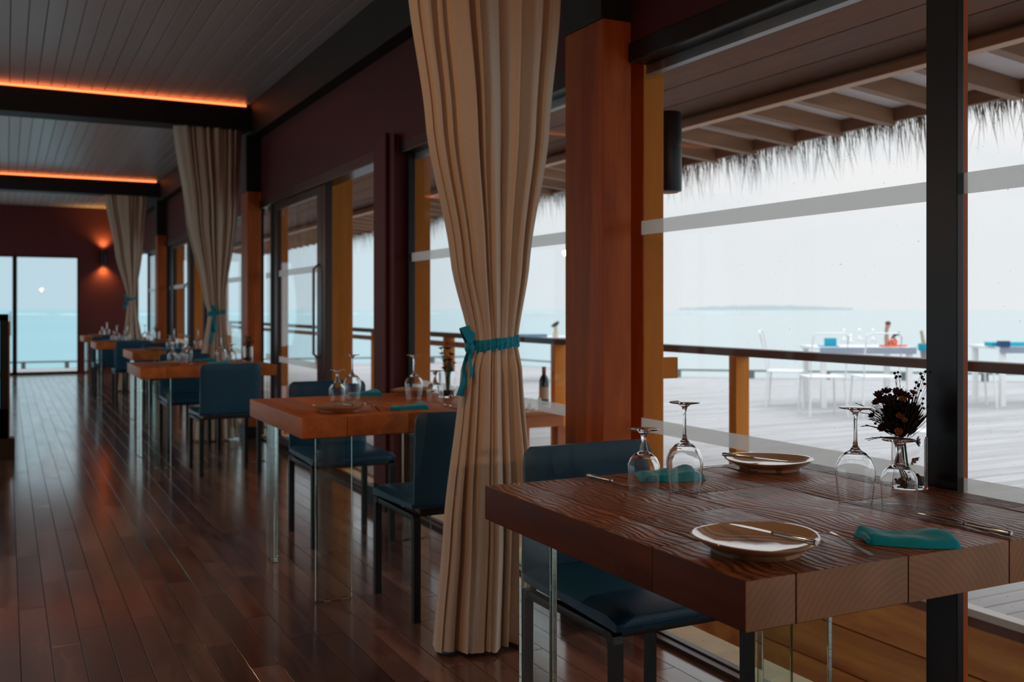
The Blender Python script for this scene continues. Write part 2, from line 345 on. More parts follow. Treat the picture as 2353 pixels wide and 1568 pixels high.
# ------------------------------------------------------------------ geometry helpers
class MB:
    def __init__(s): s.v = []; s.f = []
    def add(s, vs_, fs_):
        o = len(s.v); s.v += [tuple(v) for v in vs_]; s.f += [tuple(i + o for i in f) for f in fs_]; return s
    def box(s, x0, x1, y0, y1, z0, z1, c=0.0):
        if c <= 0:
            return s.add([(x0,y0,z0),(x1,y0,z0),(x1,y1,z0),(x0,y1,z0),(x0,y0,z1),(x1,y0,z1),(x1,y1,z1),(x0,y1,z1)],
                [(0,3,2,1),(4,5,6,7),(0,1,5,4),(1,2,6,5),(2,3,7,6),(3,0,4,7)])
        bm = bmesh.new(); bmesh.ops.create_cube(bm, size=1)
        for v in bm.verts: v.co = Vector((x0+(v.co.x+.5)*(x1-x0), y0+(v.co.y+.5)*(y1-y0), z0+(v.co.z+.5)*(z1-z0)))
        bmesh.ops.bevel(bm, geom=list(bm.edges), offset=c, segments=2, affect='EDGES', profile=0.6)
        bm.verts.index_update()
        s.add([v.co[:] for v in bm.verts], [[v.index for v in f.verts] for f in bm.faces]); bm.free(); return s
    def cbox(s, x0, x1, y0, y1, z0, z1, c=0.002):
        """box with only the upper edges chamfered (12 verts)"""
        return s.add([(x0,y0,z0),(x1,y0,z0),(x1,y1,z0),(x0,y1,z0),(x0,y0,z1-c),(x1,y0,z1-c),(x1,y1,z1-c),(x0,y1,z1-c),
                      (x0+c,y0+c,z1),(x1-c,y0+c,z1),(x1-c,y1-c,z1),(x0+c,y1-c,z1)],
            [(0,3,2,1),(0,1,5,4),(1,2,6,5),(2,3,7,6),(3,0,4,7),(4,5,9,8),(5,6,10,9),(6,7,11,10),(7,4,8,11),(8,9,10,11)])
    def prism(s, pts, axis, a, b):
        """extrude a 2D outline along an axis"""
        n = len(pts)
        def P(p, t): return {'X': (t, p[0], p[1]), 'Y': (p[0], t, p[1]), 'Z': (p[0], p[1], t)}[axis]
        vs_ = [P(p, a) for p in pts] + [P(p, b) for p in pts]
        return s.add(vs_, [tuple(range(n))[::-1], tuple(range(n, 2*n))] + [(i, (i+1) % n, n+(i+1) % n, n+i) for i in range(n)])
    def lathe(s, prof, n=32, c=(0, 0, 0), closed=False):
        k = len(prof); vs_ = []
        for i in range(n):
            a = 2*math.pi*i/n
            for r, z in prof: vs_.append((c[0]+r*math.cos(a), c[1]+r*math.sin(a), c[2]+z))
        fs_ = []
        rng = k if closed else k-1
        for i in range(n):
            j = (i+1) % n
            for q in range(rng):
                w = (q+1) % k
                fs_.append((i*k+q, j*k+q, j*k+w, i*k+w))
        s.add(vs_, fs_)
        return s
    def tube(s, pts, r, n=6, cap=True):
        pts = [Vector(p) for p in pts]; rs = r if isinstance(r, (list, tuple)) else [r]*len(pts)
        vs_ = []; up = Vector((0.13, 0.21, 1)).normalized()
        for i, p in enumerate(pts):
            d = (pts[min(i+1, len(pts)-1)] - pts[max(i-1, 0)]).normalized()
            a = d.cross(up)
            if a.length < 1e-3: a = d.cross(Vector((1, 0, 0)))
            a.normalize(); b = d.cross(a)
            for k in range(n):
                t = 2*math.pi*k/n; vs_.append(p + (a*math.cos(t) + b*math.sin(t))*rs[i])
        fs_ = []
        for i in range(len(pts)-1):
            for k in range(n):
                fs_.append((i*n+k, i*n+(k+1) % n, (i+1)*n+(k+1) % n, (i+1)*n+k))
        if cap: fs_ += [tuple(range(n))[::-1], tuple(range((len(pts)-1)*n, len(pts)*n))]
        return s.add(vs_, fs_)
    def ball(s, c, r, n=8, sq=(1, 1, 1)):
        m = max(4, n//2+1); prof = [(max(1e-4, r*math.sin(math.pi*i/m)), -r*math.cos(math.pi*i/m)) for i in range(m+1)]
        o = MB().lathe(prof, n)
        return s.add([(c[0]+x*sq[0], c[1]+y*sq[1], c[2]+z*sq[2]) for x, y, z in o.v], o.f)
    def ribbon(s, rows, th=0.0015):
        """rows: list of (left point, right point); makes a thin solid strip"""
        k = len(rows); P = [(Vector(a), Vector(b)) for a, b in rows]; vs_ = []
        for i, (a, b) in enumerate(P):
            d = (P[min(i+1, k-1)][0] - P[max(i-1, 0)][0]); nrm = d.cross(b-a)
            nrm = nrm.normalized()*th if nrm.length > 1e-9 else Vector((0, th, 0))
            vs_ += [a+nrm, b+nrm, b-nrm, a-nrm]
        fs_ = [(0, 1, 2, 3), tuple((k-1)*4+q for q in (3, 2, 1, 0))]
        for i in range(k-1):
            for q in range(4):
                fs_.append((i*4+q, (i+1)*4+q, (i+1)*4+(q+1) % 4, i*4+(q+1) % 4))
        return s.add(vs_, fs_)
    def blade(s, a, b, w, side):
        a = Vector(a); b = Vector(b); sd = Vector(side).normalized()*w
        m_ = (a+b)/2
        return s.add([a-sd*.4, a+sd*.4, m_+sd, b, m_-sd], [(0, 1, 2, 4), (4, 2, 3)])
    def build(s, name, m, parent=None, smooth=None, mats=None, pick=None, loc=None):
        me = bpy.data.meshes.new(name); me.from_pydata(s.v, [], s.f)
        bm = bmesh.new(); bm.from_mesh(me); bmesh.ops.recalc_face_normals(bm, faces=bm.faces); bm.to_mesh(me); bm.free()
        me.materials.append(m)
        if mats:
            for x in mats: me.materials.append(x)
            for p in me.polygons: p.material_index = pick(p)
        if smooth is not None:
            me.shade_smooth(); me.set_sharp_from_angle(angle=R(smooth))
        o = bpy.data.objects.new(name, me); C.objects.link(o)
        if parent: o.parent = parent
        if loc: o.location = loc
        return o
def tag(o, label=None, cat=None, group=None, kind=None):
    if label: o['label'] = label
    if cat: o['category'] = cat
    if group: o['group'] = group
    if kind: o['kind'] = kind
    return o
def empty(name, loc=(0, 0, 0), rz=0.0, **k):
    o = bpy.data.objects.new(name, None); C.objects.link(o); o.location = loc; o.rotation_euler = (0, 0, rz)
    o.empty_display_size = 0.1
    return tag(o, **k)
def inst(o, name, parent, loc):
    c = o.copy(); C.objects.link(c); c.parent = parent; c.location = loc; return c
def copy_tree(o, parent=None):
    c = o.copy(); C.objects.link(c); c.parent = parent
    for ch in list(o.children): copy_tree(ch, c)
    return c
def ray(x):
    u = (x-CX)/F_PX; s_, c_ = math.sin(YAW), math.cos(YAW); return (s_+c_*u, c_-s_*u)
def fwd_at(x, D):
    r = ray(x); return (r[0]*D, r[1]*D)
def z_at(y, D): return EYE-(y-HY)*D/F_PX

# ================================================================== SETTING
# ---------------- floor boards (along Y)
fl = empty('floor', kind='structure')
MB().box(-4.6, 2.12, -3, 20.1, -0.06, -0.012).build('subfloor', M['gap'], fl)
BW, BL = 0.0975, 0.93
board = MB().cbox(-BW/2+.0012, BW/2-.0012, -BL/2+.0013, BL/2-.0013, -0.012, 0.0, 0.0005)
cand = []
nx = int(6.7/BW)
s_, c_ = math.sin(YAW), math.cos(YAW)
for i in range(nx):
    x = 2.09-BW/2-i*BW
    off = random.random()*BL
    k = 0
    y = -3+off-BL/2
    while y < 20.1+BL/2:
        D = x*s_+y*c_
        ly = x*c_-y*s_
        vis = D > 1.9 and abs(ly/D)*F_PX < 1230 and HY+F_PX*EYE/(D+.4) < 1590
        cand.append((0 if vis else 1, D, x, y)); y += BL
cand.sort()
first = None
stuff = MB()
for n, (v_, D, x, y) in enumerate(cand):
    y0, y1 = max(-3, y-BL/2), min(20.08, y+BL/2)
    if n < 290 and v_ == 0 and y1-y0 > BL-.01:
        if first is None: first = board.build('board', M['floor'], fl, loc=(x, y, 0))
        else: inst(first, 'board', fl, (x, y, random.uniform(-.0004, .0004)))
    elif y1-y0 > .02:
        stuff.cbox(x-BW/2+.0012, x+BW/2-.0012, y0+.0008, y1-.0008, -0.012, random.uniform(-.0004, .0004), 0.0005)
stuff.build('boards', M['floor'], fl)['kind'] = 'stuff'

# ---------------- ceiling (boards along Y between the beams)
CZ = 3.08
COLY = [-2.97, 3.14, 9.25, 15.36]
ce = empty('ceiling', kind='structure')
MB().box(-4.6, 2.12, -3, 20.1, CZ+.02, CZ+.06).build('ceiling_backing', M['gap'], ce)
rest = MB()
CB = 0.104
for b in range(4):
    y0 = -3 if b == 0 else COLY[b]+.24
    y1 = COLY[b+1] if b < 3 else 20.08
    if b == 0: y0 = -3
    proto = None
    for i in range(63):
        x = 2.0-CB/2-i*CB
        if b > 0 and x > -0.75:
            if proto is None:
                q = MB().cbox(-CB/2+.0028, CB/2-.0028, y0, y1, 0, 0.014, 0.0015)
                q.v = [(a, y_, -z) for a, y_, z in q.v]
                proto = q.build('ceiling_board', M['ceil'], ce, loc=(x, 0, CZ+.014))
            else: inst(proto, 'ceiling_board', ce, (x, 0, CZ+.014))
        else:
            q = MB().cbox(x-CB/2+.0028, x+CB/2-.0028, y0, y1, 0, 0.014, 0.0015)
            q.v = [(a, y_, CZ+.014-z) for a, y_, z in q.v]; rest.add(q.v, q.f)
rest.build('ceiling_boards', M['ceil'], ce)['kind'] = 'stuff'

# ---------------- walls
tag(MB().box(2.10, 2.24, -3, 20.1, 2.2, 3.14).build('wall_right', M['maroon']), kind='structure')
tag(MB().box(-4.62, 2.24, -3.12, -3, 0, 3.14).build('wall_back', M['maroon']), kind='structure')
# far wall with the opening for the glazed doors
FY = 20.08
w = MB()
w.box(1.20, 2.24, FY, FY+.16, 0, 3.14); w.box(-4.6, 1.20, FY, FY+.16, 2.17, 3.14); w.box(-4.6, -3.6, FY, FY+.16, 0, 2.17)
tag(w.build('wall_far', M['maroon']), kind='structure')
w = MB()
w.box(-4.62, -4.5, -3.1, FY, 2.3, 3.14); w.box(-4.62, -4.5, -3.1, 3.42, 0, 2.3)
for y in (9.25, 15.36, 19.8): w.box(-4.62, -4.5, y, y+.28, 0.0, 2.3)
tag(w.build('wall_left', M['maroon']), kind='structure')
for k, y in enumerate((3.42, 9.53, 15.64)):
    e = empty('window_%d' % (20+k), kind='structure')
    y1 = (9.25, 15.36, 19.8)[k]
    MB().box(-4.57, -4.562, y, y1, 0.05, 2.3).build('pane', M['pane'], e)
    f = MB(); f.box(-4.6, -4.53, y, y1, 0, .06)
    for q in (1/3, 2/3): f.box(-4.6, -4.53, y+(y1-y)*q-.03, y+(y1-y)*q+.03, .06, 2.3)
    f.build('window_frame', M['frame'], e)

# cross beams with LED strips, columns
lab = {0: 'behind the camera', 1: 'above the large foreground curtain', 2: 'nearer of the two black ceiling beams, above the second curtain', 3: 'farther black ceiling beam above the small far curtain'}
for i, y in enumerate(COLY):
    if i == 0: continue
    tag(MB().box(-4.5, 2.0, y-.04, y+.24, 2.84, CZ-.045, .004).build('ceiling_beam', M['beam']), 'black-painted beam crossing the room, '+lab[i], 'beam')
    if i >= 2:
        e = empty('led_strip', (0, y-.03, CZ-.045), label='glowing orange light strip on top of the '+('nearer' if i == 2 else 'farther')+' ceiling beam', cat='light strip')
        MB().box(-4.4, 1.97, -.012, .03, 0.0, .012).build('channel', M['ledhousing'], e)
        MB().box(-4.38, 1.955, -.010, .02, .012, .034, .003).build('glow_tube', M['led'], e)
tag(MB().box(2.0, 2.10, -3, 20.08, 2.78, CZ+.03).build('trim_1', M['beam']), kind='structure')
collab = {1: 'reddish wooden column between the foreground curtain and the near window', 2: 'reddish wooden column right of the second curtain', 3: 'reddish wooden column beside the far curtain'}
for i, y in enumerate(COLY):
    if i == 0: continue
    e = empty('wooden_column', (0, 0, 0), label=collab[i], cat='column')
    MB().box(1.975, 2.10, y, y+.28, .0, 2.80, .004).build('shaft', M['column'], e)
    MB().box(1.955, 2.105, y-.008, y+.288, 0, .115, .003).build('plinth', M['black'], e)
    MB().box(1.965, 2.11, y-.005, y+.285, 2.28, 2.80, .003).build('black_collar', M['beam'], e)

# ---------------- window wall: windows, piers, doorways
wn_ = [0]
def bands(e, y0, y1, x=2.144, dx=0):
    for a, b in ((1.480, 1.532), (.738, .788)):
        MB().box(x+dx-.001, x+dx, y0, y1, a, b).build('frosted_band', M['frost'], e)
GT = 2.125
def window(y0, y1, fl_=0.045, fr_=0.045, band=True, name=None, dx=0):
    wn_[0] += 1
    e = empty(name or 'window_%d' % wn_[0], kind='structure')
    MB().box(2.148+dx, 2.156+dx, y0, y1, .014, GT).build('pane', M['pane'], e)
    f = MB(); f.box(2.085, 2.20, y0, y1, GT, 2.2, .004)
    if fl_: f.box(2.125, 2.165, y1-fl_, y1, .0, GT, .003)
    if fr_: f.box(2.10, 2.19, y0, y0+fr_, .0, GT, .003)
    f.build('window_frame', M['frame'], e)
    s = MB(); s.box(2.085, 2.12, y0, y1, 0, .018, .002); s.box(2.12, 2.138, y0, y1, 0, .024, .002); s.box(2.138, 2.168, y0, y1, 0, .014, .002)
    s.build('window_sill', M['frame2'], e)
    MB().box(2.165, 2.20, y0, y1, GT-.035, GT, .001).build('head_track', M['alu'], e)
    if band: bands(e, y0+(fr_ or .0), y1-(fl_ or .0), dx=dx)
    return e
def outer_post(y0, lbl, x0=2.205, x1=2.30, dy=.15):
    o = MB().box(x0, x1, y0, y0+dy, -.3, 2.72, .004).build('outer_post', M['post'])
    return tag(o, lbl, 'post')
# bay 0 (near): window from the column to the black mullion, then the next one
window(1.745, 3.135, 0.0, 0.0)
window(-.6, 1.662, 0.0, 0.05, dx=-.063)
e = empty('window_mullion', label='black window mullion standing behind the nearest table', cat='mullion')
MB().box(2.055, 2.078, 1.66, 1.752, 0, GT+.03, .002).build('bar', M['frame'], e)
MB().box(2.078, 2.096, 1.663, 1.75, 0, GT+.03).build('outer_strip', M['column'], e)
window(-2.9, -.6, 0.05, 0.05)
outer_post(3.21, 'golden-brown post outside the near window beside the black lamp')
for k, yb in ((1, COLY[1]), (2, COLY[2]), (3, COLY[3])):
    o = yb-COLY[1]
    ordn = {1: 'second window bay', 2: 'third window bay', 3: 'farthest window bay'}[k]
    last = k == 3
    window(yb+.28, min(5.58+o, 20.05), 0.05, 0.03)
    if not last:
        e = empty('wall_pier', label='dark maroon pier between window and open doorway in the '+ordn, cat='pier')
        MB().box(2.05, 2.168, 5.58+o, 5.95+o, 0, 2.24, .004).build('shaft', M['maroon'], e)
        MB().box(1.99, 2.06, 5.57+o, 5.96+o, 0, .11, .003).build('plinth', M['black'], e)
        MB().box(2.025, 2.055, 5.66+o, 5.80+o, .11, 2.26, .012).build('rounded_strip', M['maroon'], e)
        # doorway with sliding leaf pushed to the far side
        d = empty('door_%d' % k, kind='structure')
        f = MB(); f.box(2.07, 2.2, 5.95+o, 8.85+o, GT, 2.2, .004); f.box(2.10, 2.155, 7.18+o, 7.26+o, 0, GT, .003); f.build('door_frame', M['frame2'], d)
        s = MB(); s.box(2.06, 2.2, 5.95+o, 8.85+o, 0, .018, .002)
        for xx in (2.085, 2.115, 2.145): s.box(xx, xx+.008, 5.95+o, 8.85+o, .018, .03)
        s.build('door_track', M['frame2'], d)
        lf = MB(); lf.box(2.10, 2.135, 7.27+o, 7.40+o, .03, GT, .003); lf.box(2.10, 2.135, 8.63+o, 8.74+o, .03, GT, .003)
        lf.box(2.10, 2.135, 7.4+o, 8.63+o, .03, .10, .003); lf.box(2.10, 2.135, 7.4+o, 8.63+o, 2.06, GT, .003)
        lfo = lf.build('door_leaf', M['frame2'], d)
        MB().box(2.117, 2.123, 7.4+o, 8.63+o, .10, 2.06).build('pane', M['pane'], lfo)
        for a, b in ((1.480, 1.532), (.738, .788)): MB().box(2.112, 2.113, 7.4+o, 8.63+o, a, b).build('frosted_band', M['frost'], lfo)
        MB().tube([(2.10, 7.35+o, .82), (2.06, 7.35+o, .86), (2.06, 7.35+o, 1.50), (2.10, 7.35+o, 1.54)], .011, 8).build('door_handle', M['alu'], d)
        window(8.85+o, 9.25+o, 0.0, 0.05)
        outer_post(5.57+o, 'golden-brown post outside the pier of the '+ordn, 2.172, 2.28)
        outer_post(7.28+o, 'golden-brown post outside the doorway of the '+ordn, 2.175, 2.345)
        outer_post(9.32+o, 'golden-brown post at the far end of the '+ordn, 2.245, 2.37)

# ---------------- far glazed door
e = empty('door_4', kind='structure')
f = MB()
for x in (-3.6, -2.45, -1.17, .095): f.box(x, x+.075, FY+.03, FY+.11, 0, 2.17, .003)
f.box(1.17, 1.20, FY+.03, FY+.11, 0, 2.17); f.box(-3.6, 1.2, FY+.03, FY+.11, 0, .045); f.box(-3.6, 1.2, FY+.03, FY+.11, 2.14, 2.17)
f.build('door_frame', M['frame'], e)
for a, b in ((-3.52, -2.45), (-2.37, -1.17), (-1.09, .095), (.17, 1.17)): MB().box(a, b, FY+.065, FY+.073, .045, 2.14).build('pane', M['pane'], e)
MB().tube([(.06, FY+.03, .72), (.06, FY-.02, .76), (.06, FY-.02, 1.1), (.06, FY+.03, 1.14)], .012, 8).build('door_handle', M['alu'], e)

# ================================================================== OUTSIDE
# sea, reef line, far island
sea_m, nt, b = nodes('lagoon_water')
L = nt.links.new
b.inputs['Roughness'].default_value = 0.28; b.inputs['IOR'].default_value = 1.33
t = nt.nodes.new('ShaderNodeTexCoord'); mpn = nt.nodes.new('ShaderNodeMapping'); mpn.inputs['Scale'].default_value = (0.02, 0.06, 1)
L(t.outputs['Object'], mpn.inputs[0]); n = nt.nodes.new('ShaderNodeTexNoise'); n.inputs['Scale'].default_value = 1.0; n.inputs['Detail'].default_value = 3
L(mpn.outputs[0], n.inputs[0]); mx = nt.nodes.new('ShaderNodeMix'); mx.data_type = 'RGBA'; L(n.outputs[0], mx.inputs[0])
mx.inputs[6].default_value = (0.13, 0.34, 0.40, 1); mx.inputs[7].default_value = (0.22, 0.43, 0.47, 1)
# paler on the window side, more turquoise towards the far doors
sx_ = nt.nodes.new('ShaderNodeSeparateXYZ'); L(t.outputs['Object'], sx_.inputs[0])
dv = nt.nodes.new('ShaderNodeMath'); dv.operation = 'DIVIDE'; L(sx_.outputs[0], dv.inputs[0]); L(sx_.outputs[1], dv.inputs[1])
mrr = nt.nodes.new('ShaderNodeMapRange'); L(dv.outputs[0], mrr.inputs[0]); mrr.inputs[1].default_value = 0.1; mrr.inputs[2].default_value = 0.7
mp2 = nt.nodes.new('ShaderNodeMix'); mp2.data_type = 'RGBA'; L(mrr.outputs[0], mp2.inputs[0]); L(mx.outputs[2], mp2.inputs[6]); mp2.inputs[7].default_value = (0.40, 0.47, 0.485, 1)
L(mp2.outputs[2], b.inputs['Base Color'])
n2 = nt.nodes.new('ShaderNodeTexNoise'); n2.inputs['Scale'].default_value = 1.2; L(t.outputs['Object'], n2.inputs[0])
bp = nt.nodes.new('ShaderNodeBump'); bp.inputs['Strength'].default_value = 0.25; bp.inputs['Distance'].default_value = 0.2; L(n2.outputs[0], bp.inputs['Height']); L(bp.outputs[0], b.inputs['Normal'])
sea = MB(); ng = 24
for i in range(ng):
    for j in range(ng):
        pass
sea.add([(-4000, -4000, -1.6), (4000, -4000, -1.6), (4000, 4000, -1.6), (-4000, 4000, -1.6)], [(0, 1, 2, 3)])
tag(sea.build('lagoon', sea_m), 'pale turquoise lagoon reaching the horizon', 'water', kind='stuff')
surf = MB()
for i in range(60):
    x = -260+i*11+random.uniform(-3, 3); y = 520+random.uniform(-14, 14)-i*1.2; l_ = random.uniform(12, 30)
    surf.add([(x, y, -1.55), (x+l_, y-3, -1.55), (x+l_*.9, y+9, -1.55), (x+l_*.5, y+12, -1.1), (x+2, y+8, -1.55)], [(0, 1, 2, 3, 4)])
tag(surf.build('reef_surf', mat('surf_foam', (0.50, 0.62, 0.67), 0.8)), 'thin pale line of surf along the reef before the horizon', 'surf', kind='stuff')
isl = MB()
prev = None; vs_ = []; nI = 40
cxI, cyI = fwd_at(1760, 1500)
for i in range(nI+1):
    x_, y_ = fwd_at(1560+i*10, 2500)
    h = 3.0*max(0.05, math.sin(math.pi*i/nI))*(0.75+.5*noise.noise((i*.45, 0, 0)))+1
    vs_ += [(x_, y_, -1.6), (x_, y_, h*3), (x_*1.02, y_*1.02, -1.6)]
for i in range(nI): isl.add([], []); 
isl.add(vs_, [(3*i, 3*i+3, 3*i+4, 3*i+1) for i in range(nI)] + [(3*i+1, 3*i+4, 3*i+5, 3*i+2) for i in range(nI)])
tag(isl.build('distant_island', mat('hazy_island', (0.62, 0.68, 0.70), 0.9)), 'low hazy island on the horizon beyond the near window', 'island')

# deck: planks along X, outline follows the far edge seen in the photo
dk = empty('deck', kind='structure')
EDGE = [(.0, 22.3), (9.6, 20.3), (10.4, 14.5), (15.2, 10.7), (19, 6.0), (19, -3)]
def deck_x(y):
    for (xa, ya), (xb, yb) in zip(EDGE[1:], EDGE[2:]):
        if yb <= y <= ya: return xa+(xb-xa)*(ya-y)/(ya-yb)
    return 9.6
PY = 0.1
near = {}; stuffd = MB()
y = -3.0
PLX = 3.49
cnt = 0
while y < 20.2:
    xe = deck_x(y+.05)
    xs = [PLX]
    xx = PLX+random.uniform(1.2, 3.2)
    while xx < xe-.6: xs.append(xx); xx += 3.0
    xs.append(xe)
    for a, b_ in zip(xs, xs[1:]):
        zt = random.uniform(-.0015, .0015)
        vis = 1.9 < y < 11.5 and a < 7.0 and cnt < 280
        if vis:
            o = MB().cbox(-(b_-a)/2+.001, (b_-a)/2-.001, -PY/2+.0035, PY/2-.0035, -.025, 0, .002).build('plank', M['deck'], dk, loc=((a+b_)/2, y+PY/2, zt)); cnt += 1
        else: stuffd.cbox(a+.001, b_-.001, y+.0035, y+PY-.0035, -.025, zt, .002)
    y += PY
y = 20.3
while y < 22.2:
    stuffd.cbox(-5, 9.6-(y-20.3)*4.6, y, y+.093, -.025, 0, .002); y += .1
stuffd.build('planks', M['deck'], dk)['kind'] = 'stuff'
# walkway planks by the doorways
wk = MB(); y = 4.1
while y < 20:
    wk.cbox(2.36, 3.425, y+.003, y+.097, -.03, 0, .002); y += .1
o = wk.build('walkway_planks', M['deck'], dk); o['kind'] = 'stuff'
MB().prism([(3.49, -3), (19, -3), (19, 6.0), (15.2, 10.7), (10.4, 14.5), (9.6, 20.25), (3.49, 20.25)], 'Z', -.14, -.03).build('deck_base', M['gap'], dk)
MB().prism([(-5, 20.26), (9.6, 20.26), (.8, 22.2), (-5, 22.2)], 'Z', -.14, -.03).build('deck_base', M['gap'], dk)
# pale nosing board and plank fascia of the light well
e = empty('trim_2', kind='structure')
MB().box(3.425, 3.488, -3, 20.2, -.028, .003, .002).build('nosing_board', M['deckwhite'], e)
MB().box(3.432, 3.46, -3, 4.08, -.067-.001, -.028).build('dark_lath', M['rail'], e)
zt = -.071
for k in range(5):
    MB().box(3.44+.002*k, 3.47, -3, 4.08, zt-.196, zt, .002).build('plank', M['fascia'], e); zt -= .204
MB().box(2.34, 3.47, 4.08, 4.10, -1.2, -.03).build('end_board', M['fascia'], e)
MB().box(2.17, 2.338, -3, 20, -.18, -.012, .003).build('sill_ledge', M['concrete'], e)
MB().box(2.335, 3.46, -3, 4.1, -1.25, -1.2).build('well_bottom', M['fascia'], e)

# railing
rl = empty('deck_railing', (3.5, 0, 0), label='reddish-brown wooden railing along the deck outside the windows', cat='railing')
MB().box(-.045, .045, -3, 19.5, .947, .988, .004).build('handrail', M['rail'], rl)
pr = MB().box(-.045, .045, -.03, .03, .0, .955, .003).build('rail_post', M['post'], rl, loc=(0, 4.17+.03, 0))
for y in (-1.7, .26, 2.22-.0, 6.16, 8.12, 10.08, 12.04, 14.0, 15.96, 17.92): inst(pr, 'rail_post', rl, (0, y, 0))
MB().box(-.03, .03, 6.9, 19.5, .865, .91, .003).build('middle_rail', M['orange'], rl)
# low kerb rail along the deck's far edge
kr = empty('edge_kerb', (0, 0, 0), label='low dark kerb rail on short posts along the deck\'s far edge', cat='kerb')
pts = [(-5, 22.15), (.8, 22.15), (9.4, 20.2), (10.25, 14.4), (15.0, 10.6), (18.8, 5.9), (18.8, -3)]
pk = None
for (xa, ya), (xb, yb) in zip(pts, pts[1:]):
    L_ = math.hypot(xb-xa, yb-ya); ang = math.atan2(yb-ya, xb-xa)
    o = MB().box(0, L_, -.03, .03, .115, .145).build('kerb_rail', M['curb'], kr, loc=(xa, ya, 0)); o.rotation_euler = (0, 0, ang)
    d_ = .3
    while d_ < L_:
        x_, y_ = xa+(xb-xa)*d_/L_, ya+(yb-ya)*d_/L_
        if pk is None: pk = MB().box(-.04, .04, -.04, .04, 0, .12).build('kerb_post', M['curb'], kr, loc=(x_, y_, 0))
        else: inst(pk, 'kerb_post', kr, (x_, y_, 0))
        d_ += 1.25

# verandah roof
e = empty('verandah_ceiling', kind='structure')
sl = (2.33-2.76)/(3.6-2.24)
nP = 9
for k in range(nP):
    x0 = 2.24+(3.6-2.24)*k/nP; x1 = 2.24+(3.6-2.24)*(k+1)/nP-.006
    z0 = 2.76+sl*(x0-2.24); z1 = 2.76+sl*(x1-2.24)
    MB().prism([(x0, z0), (x1, z1), (x1, z1+.02), (x0, z0+.02)], 'Y', -3, 20.1).build('plank', M['soffit'], e)
o = MB().box(3.57, 3.64, -3, 20.1, 2.27, 2.315, .004); o.box(3.60, 3.70, -3, 20.1, 2.312, 2.40, .003)
tag(o.build('verandah_beam', M['vbeam']), 'pale brown beam running under the verandah roof', 'beam')
e = empty('roof_rafters', label='slanting verandah rafters carrying pale panels above the deck', cat='rafters')
r0 = None
def zr(x): return 2.40-(x-3.7)*0.10
y = 4.036-.393*16
while y < 19.9:
    q = MB().prism([(3.70, zr(3.7)-.09), (4.46, zr(4.46)-.09), (4.46, zr(4.46)), (3.70, zr(3.7))], 'Y', -.028, .028)
    if r0 is None: r0 = q.build('rafter', M['rafter'], e, loc=(0, y, 0))
    else: inst(r0, 'rafter', e, (0, y, 0))
    y += .393
MB().prism([(3.62, zr(3.62)+.002), (4.5, zr(4.5)+.002), (4.5, zr(4.5)+.02), (3.62, zr(3.62)+.02)], 'Y', -3, 20.1).build('roof_panel', M['panel'], e)
MB().box(4.44, 4.475, -3, 20.1, 2.255, 2.345, .003).build('eave_board', M['soffit'], e)
MB().prism([(4.62, 2.33), (4.66, 2.42), (1.2, 3.75), (1.2, 3.5)], 'Y', -3.3, 20.3).build('thatch_layer', M['thatch'], e)
# thatch fringe: straw hanging from the eave
fr_ = MB()
random.seed(21)
for i in range(9500):
    y = random.uniform(1.6, 14.5) if i < 8500 else random.uniform(-2.5, 20)
    x = 4.5+random.uniform(-.02, .11)
    cl_ = noise.noise((y*3.1, 0, 3)); l_ = abs(random.gauss(.07, .05))+.02
    if random.random() < .16+.25*cl_: l_ = random.uniform(.12, .36)
    top_ = 2.345-(x-4.5)*.1
    sx, sy = random.gauss(0, .10), random.gauss(0.0, .14)
    bend = random.uniform(-.05, .05)
    p0 = Vector((x, y, top_)); p2 = p0+Vector((sx*l_+.02, sy*l_+bend*l_, -l_-.03))
    wd = random.uniform(.0010, .0028)
    fr_.blade(p0, p2, wd, (random.uniform(-.3, .3), 1, 0))
tag(fr_.build('thatch_fringe', M['thatch']), 'ragged straw fringe hanging from the verandah eave', 'thatch', kind='stuff')

# outer black cylinder lamp on the post
e = empty('outdoor_lamp', (2.368, 3.285, 1.67), label='black cylinder wall lamp on the golden-brown post outside', cat='lamp')
MB().lathe([(.001, 0), (.048, 0), (.058, .002), (.060, .006), (.060, .312), (.057, .318), (.001, .318)], 28).build('housing', M['black'], e, smooth=40)
MB().lathe([(.001, .0), (.046, .0), (.046, -.003), (.001, -.003)], 24).build('lens', M['label'], e, smooth=40)
MB().box(-.066, -.05, -.02, .02, .1, .2).build('bracket', M['black'], e)
tag(MB().box(2.30, 2.372, 3.215, 3.245, .925, 1.008, .002).build('timber_stub', M['post']), 'short orange timber block fixed to the post under the lamp', 'block')
